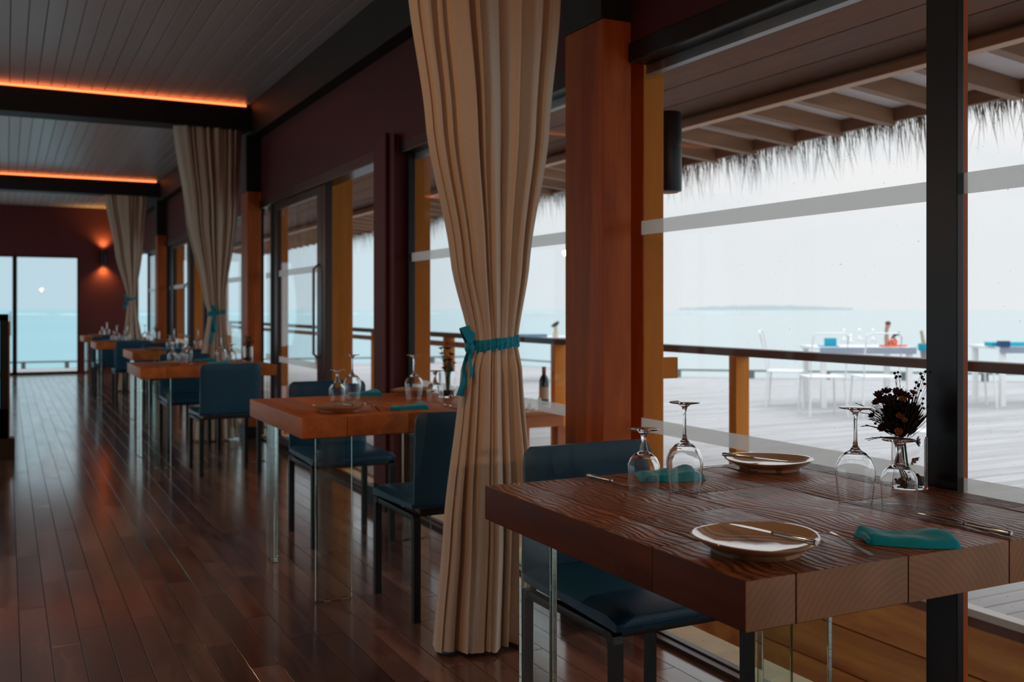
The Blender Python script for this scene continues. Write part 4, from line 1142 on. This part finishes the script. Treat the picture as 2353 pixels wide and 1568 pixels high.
def napkin(x, y, rz, lx, ly, lb, seed=0, h=.022, z=TZ):
    q = MB(); nu, nv = 26, 16
    def P(u, v, up):
        x_ = (u-.5)*lx; y_ = (v-.5)*ly*(1+.10*u)
        x_ += .006*math.sin(v*4+seed); y_ += .006*math.sin(u*5+seed*2)
        e_ = min(1, u/.05, (1-u)/.07)*min(1, v/.09, (1-v)/.09)
        e_ = max(0, e_)**.45
        hh = h*(.66+.10*math.sin(u*5.0+1.2+seed)+.14*noise.noise((u*4, v*3, seed))+.30*math.exp(-((u-.78)**2/.02+(v-.70)**2/.10))-.10*math.exp(-((u-.35)**2/.02))+.10*math.sin((v-u*.4)*9+seed))
        crease = .0011*math.sin((u*1.0+v*.9)*11+seed)
        return (x_, y_, z+.0006+(hh+crease)*e_ if up else z+.0006)
    vs_ = [P(i/nu, j/nv, True) for j in range(nv+1) for i in range(nu+1)] + [P(i/nu, j/nv, False) for j in range(nv+1) for i in range(nu+1)]
    fs_ = []; N_ = (nu+1)*(nv+1)
    for j in range(nv):
        for i in range(nu):
            a = j*(nu+1)+i; fs_.append((a, a+1, a+nu+2, a+nu+1)); fs_.append((N_+a, N_+a+nu+1, N_+a+nu+2, N_+a+1))
    q.add(vs_, fs_)
    e = empty('napkin', (x, y, 0), R(rz), label=lb, cat='napkin', group='teal napkins on the tables')
    q.build('folded_cloth', M['napkin'], e, smooth=70)
    # rolled fold along the left short side
    rows = [(-lx/2+.004, -ly/2*.98+ly*i/8*.98, z+.006+.0015*math.sin(i)) for i in range(9)]
    MB().tube([(a, b_, c+.003) for a, b_, c in rows], [.004+.003*math.sin(math.pi*min(1, (i+1)/9)) for i in range(9)], 10).build('fold', M['napkin'], e, smooth=70)
    return e

# T1
g1 = 'upturned wine glasses on the nearest table'
wine_glass(1.374, 2.000, TZ, False, 'short upturned wine glass, leftmost on the nearest table', g1)
wine_glass(1.436, 1.920, TZ, True, 'tall upturned wine glass before the rear teal napkin, nearest table', g1)
wine_glass(1.700, 1.642, TZ, True, 'tall upturned wine glass left of the dried bouquet, nearest table', g1)
wine_glass(1.768, 1.580, TZ, False, 'short upturned wine glass in front of the dried bouquet, nearest table', g1)
plate(1.212, 1.408, 10, 'brown glazed plate at the near corner of the nearest table')
plate(1.868, 2.115, 140, 'brown glazed plate at the back of the nearest table')
knife((1.247, 1.292, .7905), (1.215, 1.485, .789), 'knife lying across the near plate, blade catching the light')
fork(1.384, 1.383, -9, 'fork lying right of the near plate on the nearest table')
napkin(1.515, 1.335, -36, .165, .088, 'folded teal napkin near the front edge of the nearest table', 1.0, .026)
knife((1.727, 1.272, TZ+.001), (1.722, 1.492, TZ+.001), 'knife lying at the right of the nearest table\'s front napkin')
knife((1.352, 2.222, TZ+.001), (1.372, 2.02, TZ+.001), 'knife lying behind the short glass at the table\'s back left')
fork(1.700, 2.125, 226, 'fork beside the rear plate of the nearest table')
knife((1.772, 2.196, .7915), (1.850, 2.020, .7895), 'knife resting on the rear plate of the nearest table')
napkin(1.535, 2.115, -14, .17, .10, 'crumpled teal napkin seen through the glasses at the table\'s back', 4.0, .030)

# vases and bouquets
RV = Vector((math.cos(YAW), -math.sin(YAW), 0)); FV = Vector((math.sin(YAW), math.cos(YAW), 0)); UV_ = Vector((0, 0, 1))
def vase(x, y, lb, r=.043, h=.125):
    e = empty('glass_vase', (x, y, TZ), label=lb, cat='vase')
    MB().lathe([(.0005, .0006), (r, .0006), (r, h), (r-.0022, h), (r-.0022, .006), (.0005, .006)], 40).build('cylinder', M['glass'], e, smooth=40)
    q = MB(); random.seed(int(x*100+y*10))
    for i in range(90):
        a = random.uniform(0, 6.28); rr = (r-.009)*math.sqrt(random.random()); q.ball((rr*math.cos(a), rr*math.sin(a), .010+random.random()*.022), random.uniform(.004, .0065), 6)
    q.build('pebbles', M['soil'], e, smooth=80)['kind'] = 'stuff'
    return e
def flower(parent, c, r, mt, petals=9, name='flower', up=Vector((0, 0, 1)), cup=.6):
    q = MB(); up = up.normalized(); a_ = up.cross(Vector((.3, .9, .1))).normalized(); b_ = up.cross(a_)
    c = Vector(c)
    for lay in range(2):
        for i in range(petals):
            t = 2*math.pi*(i+.5*lay)/petals+random.uniform(-.15, .15)
            d_ = a_*math.cos(t)+b_*math.sin(t); sd = up.cross(d_)
            rr = r*(1-.35*lay)
            p0 = c+d_*rr*.1; p1 = c+d_*rr*.6+up*rr*cup*.5; p2 = c+d_*rr*(1.0-.25*lay)+up*rr*cup*(1+.4*lay)
            w_ = rr*.33
            q.add([p0-sd*w_*.3, p0+sd*w_*.3, p1+sd*w_, p2+sd*w_*.55, p2-sd*w_*.55, p1-sd*w_], [(0, 1, 2, 5), (5, 2, 3, 4)])
    q.ball(c+up*r*.15, r*.33, 8)
    return q.build(name, mt, parent)
def sprig(q, base, tip, bend, n, ln, w_, rng):
    base, tip = Vector(base), Vector(tip); mid = (base+tip)/2+Vector(bend)
    pts = [base*(1-t)**2+mid*2*t*(1-t)+tip*t*t for t in [i/n for i in range(n+1)]]
    q.tube(pts, [.0009*(1-.7*i/n)+.0002 for i in range(n+1)], 4, False)
    for i in range(int(n*.35), n+1):
        d_ = (pts[min(i+1, n)]-pts[max(0, i-1)]).normalized()
        for s in (-1, 1):
            sd = (RV*s*rng.uniform(.5, 1)+FV*rng.uniform(-.7, .7)+UV_*rng.uniform(-.2, .4)).normalized()
            l_ = ln*rng.uniform(.6, 1.1)*(1.15-.6*i/n)
            e_ = pts[i]+(d_*.75+sd*.8)*l_*.8
            q.blade(pts[i], e_, w_, d_.cross(sd))
def bouquet_main(x, y):
    rng = random.Random(11)
    e = empty('dried_bouquet', (x, y, TZ), label='dark dried bouquet with purple berries standing in the glass vase', cat='bouquet')
    S = 2.44/F_PX
    px0, py0 = 1960, 840
    def L_(zx, zy, dep=0.0):   # picture-plane layout of the bouquet, spread in depth by dep
        X, Y = px0+zx/7.84, py0+zy/7.84
        return RV*((X-2091)*S)+UV_*((1122-Y)*S)+FV*dep
    neck = L_(890, 1330); foot = L_(1010, 2150)
    st = MB()
    for i in range(9):
        a = rng.uniform(-.012, .012); b_ = rng.uniform(-.014, .014)
        st.tube([foot+RV*a*.9+FV*b_, (neck+foot)/2+RV*(a*.8-.004)+FV*b_*.6, neck+RV*a*.6+FV*b_*.6], .0016, 6)
    st.build('stems', M['stem'], e)
    fol = MB()
    for i in range(850):
        ang = rng.gauss(-.06, .38); ln = rng.uniform(.045, .112)*(1-.25*min(1, abs(ang)))
        dep = rng.gauss(0, .33)
        d_ = (RV*math.sin(ang)+UV_*math.cos(ang)+FV*dep*.6).normalized()
        b0 = neck+RV*rng.uniform(-.014, .012)+FV*rng.uniform(-.012, .012)+UV_*rng.uniform(-.006, .02)
        p1 = b0+d_*ln
        fol.blade(b0+d_*ln*rng.uniform(.1, .5), p1, rng.uniform(.0014, .0044), RV*rng.uniform(-1, 1)+FV*rng.uniform(-1, 1)+UV_*.2)
    for (tx_, ty_, bx_, by_) in ((210, 1090, -.03, .02), (110, 700, -.01, .028), (270, 1340, -.02, .006), (360, 650, 0, .01), (440, 1110, -.012, .01), (330, 950, -.01, .02), (300, 780, -.01, .03),
                                 (480, 900, 0, .01), (560, 800, 0, 0), (260, 960, -.02, .02), (200, 860, -.01, .03), (400, 1000, -.01, .015), (350, 720, -.01, .02), (520, 1010, -.01, .01), (1250, 920, .01, .0), (1180, 980, .01, 0), (1240, 870, .012, 0), (1130, 900, 0, 0), (1060, 700, 0, 0), (930, 450, 0, 0), (970, 470, 0, 0), (700, 430, 0, 0), (480, 500, 0, 0)):
        for rep in range(2):
            dep = rng.uniform(-.03, .03)
            sprig(fol, neck+UV_*.004, L_(tx_+rng.uniform(-25, 25)*rep, ty_+rng.uniform(-25, 25)*rep, dep), RV*bx_+UV_*by_, 12, .014, .0010, rng)
    fol.build('foliage', M['darkleaf'], e)['kind'] = 'stuff'
    ber = [(1170, 143), (1115, 328), (1215, 243), (1262, 228), (1327, 215), (1225, 322), (1228, 380), (1316, 372), (1365, 347), (1360, 120), (1400, 118), (1160, 420), (1205, 452), (1120, 545),
           (1183, 590), (1295, 605), (1107, 690), (1235, 683), (1232, 762), (1330, 737), (847, 130), (820, 152), (820, 235), (850, 212), (900, 210), (580, 550), (385, 1040), (430, 830), (640, 480)]
    stm = MB()
    for i, (a, b_) in enumerate(ber):
        dep = rng.uniform(-.025, .03); c = L_(a, b_, dep)
        r_ = rng.uniform(.0029, .0038)
        q = MB().ball((0, 0, 0), r_, 9)
        for k in range(7):
            t = k*.9; q.blade((r_*.8*math.cos(t), r_*.8*math.sin(t), 0), (r_*1.25*math.cos(t), r_*1.25*math.sin(t), rng.uniform(-.001, .001)), .0006, (0, 0, 1))
        q.build('berry', M['berry'] if i % 7 else M['rust'], e, smooth=50, loc=c)
        m1 = neck*.35+c*.65+RV*rng.uniform(-.006, .006)
        stm.tube([neck+UV_*.003, neck*.65+c*.35+RV*rng.uniform(-.004, .004), m1, c], .00045, 4, False)
    stm.build('berry_stems', M['drystem'], e)
    fl_ = [(470, 545, .013, 'purple'), (500, 640, .016, 'purple'), (650, 500, .014, 'purple'), (770, 480, .013, 'purple'), (590, 660, .016, 'darkleaf'), (730, 640, .018, 'darkleaf'), (880, 560, .016, 'darkleaf'),
           (620, 820, .017, 'darkleaf'), (800, 760, .018, 'darkleaf'), (940, 760, .016, 'darkleaf'), (700, 1000, .016, 'darkleaf'), (900, 950, .016, 'darkleaf'), (960, 560, .014, 'darkleaf'), (760, 1180, .015, 'darkleaf'), (870, 1160, .015, 'darkleaf'),
           (400, 680, .010, 'purple'), (370, 920, .009, 'darkleaf'), (530, 1135, .012, 'purple'),
           (1050, 500, .010, 'rust'), (1010, 600, .009, 'rust'), (815, 605, .010, 'ochre'), (765, 900, .010, 'ochre'), (850, 975, .008, 'ochre'), (745, 1175, .010, 'ochre'), (1000, 1120, .012, 'rust'), (1040, 1210, .011, 'rust'), (990, 1230, .012, 'rust'),
           (1120, 1365, .013, 'rust'), (1090, 1690, .014, 'cream')]
    for a, b_, r_, mt in fl_:
        dep = -.028 if mt == 'ochre' else rng.uniform(-.022, .02)
        c = L_(a, b_, dep); d_ = (c-neck)
        if d_.length < .02: d_ = RV-FV*.8
        else: d_ = d_.normalized()*.8-FV*.5+UV_*.2
        flower(e, c, r_, M[mt], 9, 'flower', d_, .5)
    return e
vase(1.976, 1.733, 'clear glass vase with dark pebbles holding the dried bouquet, nearest table')
bouquet_main(1.976, 1.733)
def bouquet_small(x, y, lb, cols, seed, tall=.12, dense=14):
    rng = random.Random(seed)
    e = empty('bouquet', (x, y, TZ), label=lb, cat='bouquet')
    st = MB(); tips = []
    for i in range(dense):
        a = rng.uniform(0, 6.28); rr = rng.uniform(.0, .045); h = .115+rng.uniform(.02, tall)
        tip = Vector((rr*math.cos(a), rr*math.sin(a), h)); tips.append(tip)
        st.tube([(rr*.2*math.cos(a), rr*.2*math.sin(a), .012), (rr*.3*math.cos(a), rr*.3*math.sin(a), .1), tip], .0013, 5)
    st.build('stems', M['stem'], e)
    fo = MB()
    for i in range(70):
        t = rng.choice(tips); b0 = Vector((0, 0, .10)).lerp(t, rng.uniform(.2, .9)); fo.blade(b0, b0+Vector((rng.uniform(-.03, .03), rng.uniform(-.03, .03), rng.uniform(.0, .03))), .002, (1, rng.uniform(-1, 1), 0))
    fo.build('foliage', M['darkleaf'], e)['kind'] = 'stuff'
    for i, t in enumerate(tips): flower(e, t, rng.uniform(.012, .019), M[cols[i % len(cols)]], 8, 'flower', t-Vector((0, 0, .06)), .5)
vase(1.962, 4.57, 'clear glass vase at the window side of the second table'); bouquet_small(1.962, 4.57, 'pinkish dried sprigs in the second table\'s vase, half behind the curtain', ['rust', 'purple', 'rust', 'cream'], 3, .14, 12)
vase(1.80, 8.42, 'clear glass vase at the right end of the third table'); bouquet_small(1.80, 8.42, 'rust and cream bouquet in the third table\'s vase', ['rust', 'rust', 'cream', 'ochre'], 5, .11, 16)
vase(1.84, 14.42, 'small far vase on the fifth table'); bouquet_small(1.84, 14.42, 'reddish bouquet on the fifth table before the far curtain', ['rust', 'rust', 'ochre'], 8, .10, 12)

# T2
g2 = 'upturned wine glasses on the second table'
wine_glass(1.405, 4.600, TZ, False, 'short upturned wine glass, leftmost on the second table', g2)
wine_glass(1.492, 4.640, TZ, True, 'tall upturned wine glass in front of the rear napkin, second table', g2)
wine_glass(1.745, 4.475, TZ, True, 'tall upturned wine glass before the maroon pier, second table', g2)
wine_glass(1.795, 4.330, TZ, False, 'short upturned wine glass next to the vase, second table', g2)
plate(1.272, 4.13, 40, 'round plate at the front left of the second table')
plate(1.86, 4.775, 70, 'plate on the window side at the back of the second table')
knife((1.292, 4.02, .7905), (1.262, 4.22, .7885), 'knife lying across the second table\'s front plate')
fork(1.432, 4.14, -7, 'fork right of the front plate on the second table')
napkin(1.575, 4.09, -18, .165, .085, 'folded teal napkin at the front of the second table', 2.0, .024)
napkin(1.62, 4.83, -12, .17, .09, 'folded teal napkin at the back of the second table', 3.0, .026)
knife((1.762, 3.96, TZ+.001), (1.770, 4.17, TZ+.001), 'knife at the front right of the second table, near the curtain')
# T3..T6, a generic lay
def lay(k, items):
    x0, y0, w_, d_ = TAB[k]; g = 'upturned wine glasses on the '+ordn[k]; T_ = ordn[k]
    for it, dx, dy, lb in items:
        x, y = x0+dx, y0+dy
        if it == 'T': wine_glass(x, y, TZ, True, 'tall upturned wine glass on the %s, %s' % (T_, lb), g)
        if it == 'S': wine_glass(x, y, TZ, False, 'short upturned wine glass on the %s, %s' % (T_, lb), g)
        if it == 'P': plate(x, y, dx*300, 'plate on the %s, %s' % (T_, lb))
        if it == 'N': napkin(x, y, -15+dx*20, .17, .09, 'teal napkin on the %s, %s' % (T_, lb), k+dx, .026)
        if it == 'F': fork(x, y, 6, 'fork on the %s, %s' % (T_, lb))
        if it == 'K': knife((x, y-.1, TZ+.001), (x+.01, y+.1, TZ+.001), 'knife on the %s, %s' % (T_, lb))
lay(3, [('S', .33, .70, 'leftmost'), ('S', .40, .60, 'second from the left'), ('T', .46, .78, 'left of centre'), ('T', .70, .60, 'before the curtain'), ('S', .77, .52, 'beside the vase'),
        ('P', .24, .22, 'front left'), ('N', .60, .76, 'behind the left glasses'), ('N', .62, .24, 'behind the chair back'), ('F', .42, .20, 'right of the plate'), ('K', .86, .3, 'right side')])
lay(4, [('S', .46, .70, 'leftmost'), ('T', .52, .80, 'tall one by the window side'), ('T', .74, .58, 'beside the curtain'), ('N', .60, .62, 'in the middle'), ('N', .40, .30, 'near the front'), ('P', .22, .25, 'front left')])
lay(5, [('S', .26, .50, 'leftmost'), ('T', .31, .64, 'second from the left'), ('S', .38, .34, 'third from the left'), ('T', .43, .50, 'left of the napkins'), ('T', .66, .55, 'before the far curtain'), ('S', .70, .42, 'beside the vase'),
        ('P', .2, .2, 'front left'), ('P', .85, .28, 'right end'), ('N', .56, .24, 'front'), ('N', .52, .75, 'back'), ('K', .70, .18, 'front right')])
lay(6, [('S', .3, .4, 'left'), ('T', .38, .5, 'right'), ('P', .2, .2, 'front left'), ('N', .55, .4, 'middle')])

# ---------------- far wall lamp
e = empty('wall_lamp', (1.615, FY-.075, 2.03), label='black cylinder wall lamp glowing orange on the far wall', cat='lamp')
MB().lathe([(.052, 0), (.058, 0), (.058, .27), (.052, .27)], 24, closed=True).build('housing', M['black'], e, smooth=40)
MB().lathe([(.001, .02), (.05, .02), (.05, .03), (.001, .03)], 20).build('lower_bulb', M['lampglow'], e)
MB().lathe([(.001, .24), (.05, .24), (.05, .25), (.001, .25)], 20).build('upper_bulb', M['lampglow'], e)
MB().box(-.02, .02, .05, .075, .09, .18).build('wall_bracket', M['black'], e)
for nm, zz, rx in (('down', -.02, 0), ('up', .29, math.pi)):
    ld = bpy.data.lights.new('lamp_light_'+nm, 'SPOT'); ld.energy = 24; ld.color = (1, .50, .12); ld.spot_size = R(125); ld.spot_blend = 1; ld.shadow_soft_size = .04
    lo = bpy.data.objects.new('lamp_light', ld); C.objects.link(lo); lo.parent = e; lo.location = (0, 0, zz); lo.rotation_euler = (rx, 0, 0)

# ---------------- pendant lamps added out of frame to warm the room, seen only as reflections
pl = None
where = {(-2.4, 5.6): 'over the first bay of the aisle', (-2.4, 11.6): 'over the second bay of the aisle', (-2.4, 17.2): 'over the farthest bay of the aisle', (1.2, -2.3): 'behind the camera, on the window side'}
for (x, y), wl in where.items():
    e = empty('added_pendant', (x, y, 2.15), label='added warm pendant lamp hanging out of frame '+wl, cat='lamp', group='added pendant lamps out of frame')
    MB().ball((0, 0, 0), .032, 16).build('globe', M['globe'], e, smooth=80)
    MB().tube([(0, 0, .06), (0, 0, CZ-2.15)], .004, 6).build('cord', M['black'], e)
    MB().lathe([(.001, .08), (.02, .078), (.03, .04), (.001, .045)], 16).build('cap', M['black'], e)
    ld = bpy.data.lights.new('fill_pendant', 'POINT'); ld.energy = PEND*(3.0 if x > 0 else 1); ld.color = (1, .56, .30); ld.shadow_soft_size = .03
    lo = bpy.data.objects.new('fill_pendant', ld); C.objects.link(lo); lo.parent = e; lo.location = (0, 0, -.2)

dl_where = {(.2, 2.7): 'between the nearest and second tables', (.4, 6.1): 'over the aisle before the third table', (-1.3, 12.4): 'over the aisle beside the fourth table'}
for (x, y), wl in dl_where.items():  # recessed lights added out of frame to brighten the table fronts
    e = empty('added_downlight', (x, y, CZ-.004), label='small added warm ceiling light, out of frame, '+wl, cat='light')
    MB().lathe([(.034, -.002), (.046, -.002), (.046, .004), (.034, .004)], 24, closed=True).build('trim_ring', M['black'], e)
    MB().lathe([(.001, .001), (.033, .001), (.033, .003), (.001, .003)], 20).build('lens', M['globe'], e)
    ld = bpy.data.lights.new('fill_downlight', 'SPOT'); ld.energy = DOWN; ld.color = (1, .55, .27); ld.spot_size = R(150); ld.spot_blend = .9; ld.shadow_soft_size = .035
    lo = bpy.data.objects.new('fill_downlight', ld); C.objects.link(lo); lo.parent = e; lo.location = (0, 0, -.012)

# ---------------- glass partition at the left edge
e = empty('glass_partition', (-.5, 8.95, 0), label='dark-framed turquoise glass partition on a brown plinth at the left edge', cat='partition')
MB().box(-.75, .56, -.06, .10, 0, .165, .006).build('plinth', mat('dark_brown_wood', (0.03, 0.016, 0.012), 0.4, var=.2), e)
q = MB(); q.box(.45, .515, -.02, .03, .165, 1.155, .003); q.box(-.75, .515, -.02, .03, 1.105, 1.158, .003); q.box(-.75, .515, -.02, .03, .165, .40, .003)
q.build('frame', M['frame'], e)
MB().box(-.75, .45, .0, .008, .40, 1.105).build('pane', M['teal'], e)
MB().box(.515, .525, -.02, .03, .165, 1.10, .002).build('edge_strip', mat('brass_edge', (0.4, 0.25, 0.16), 0.4, 0.5), e)
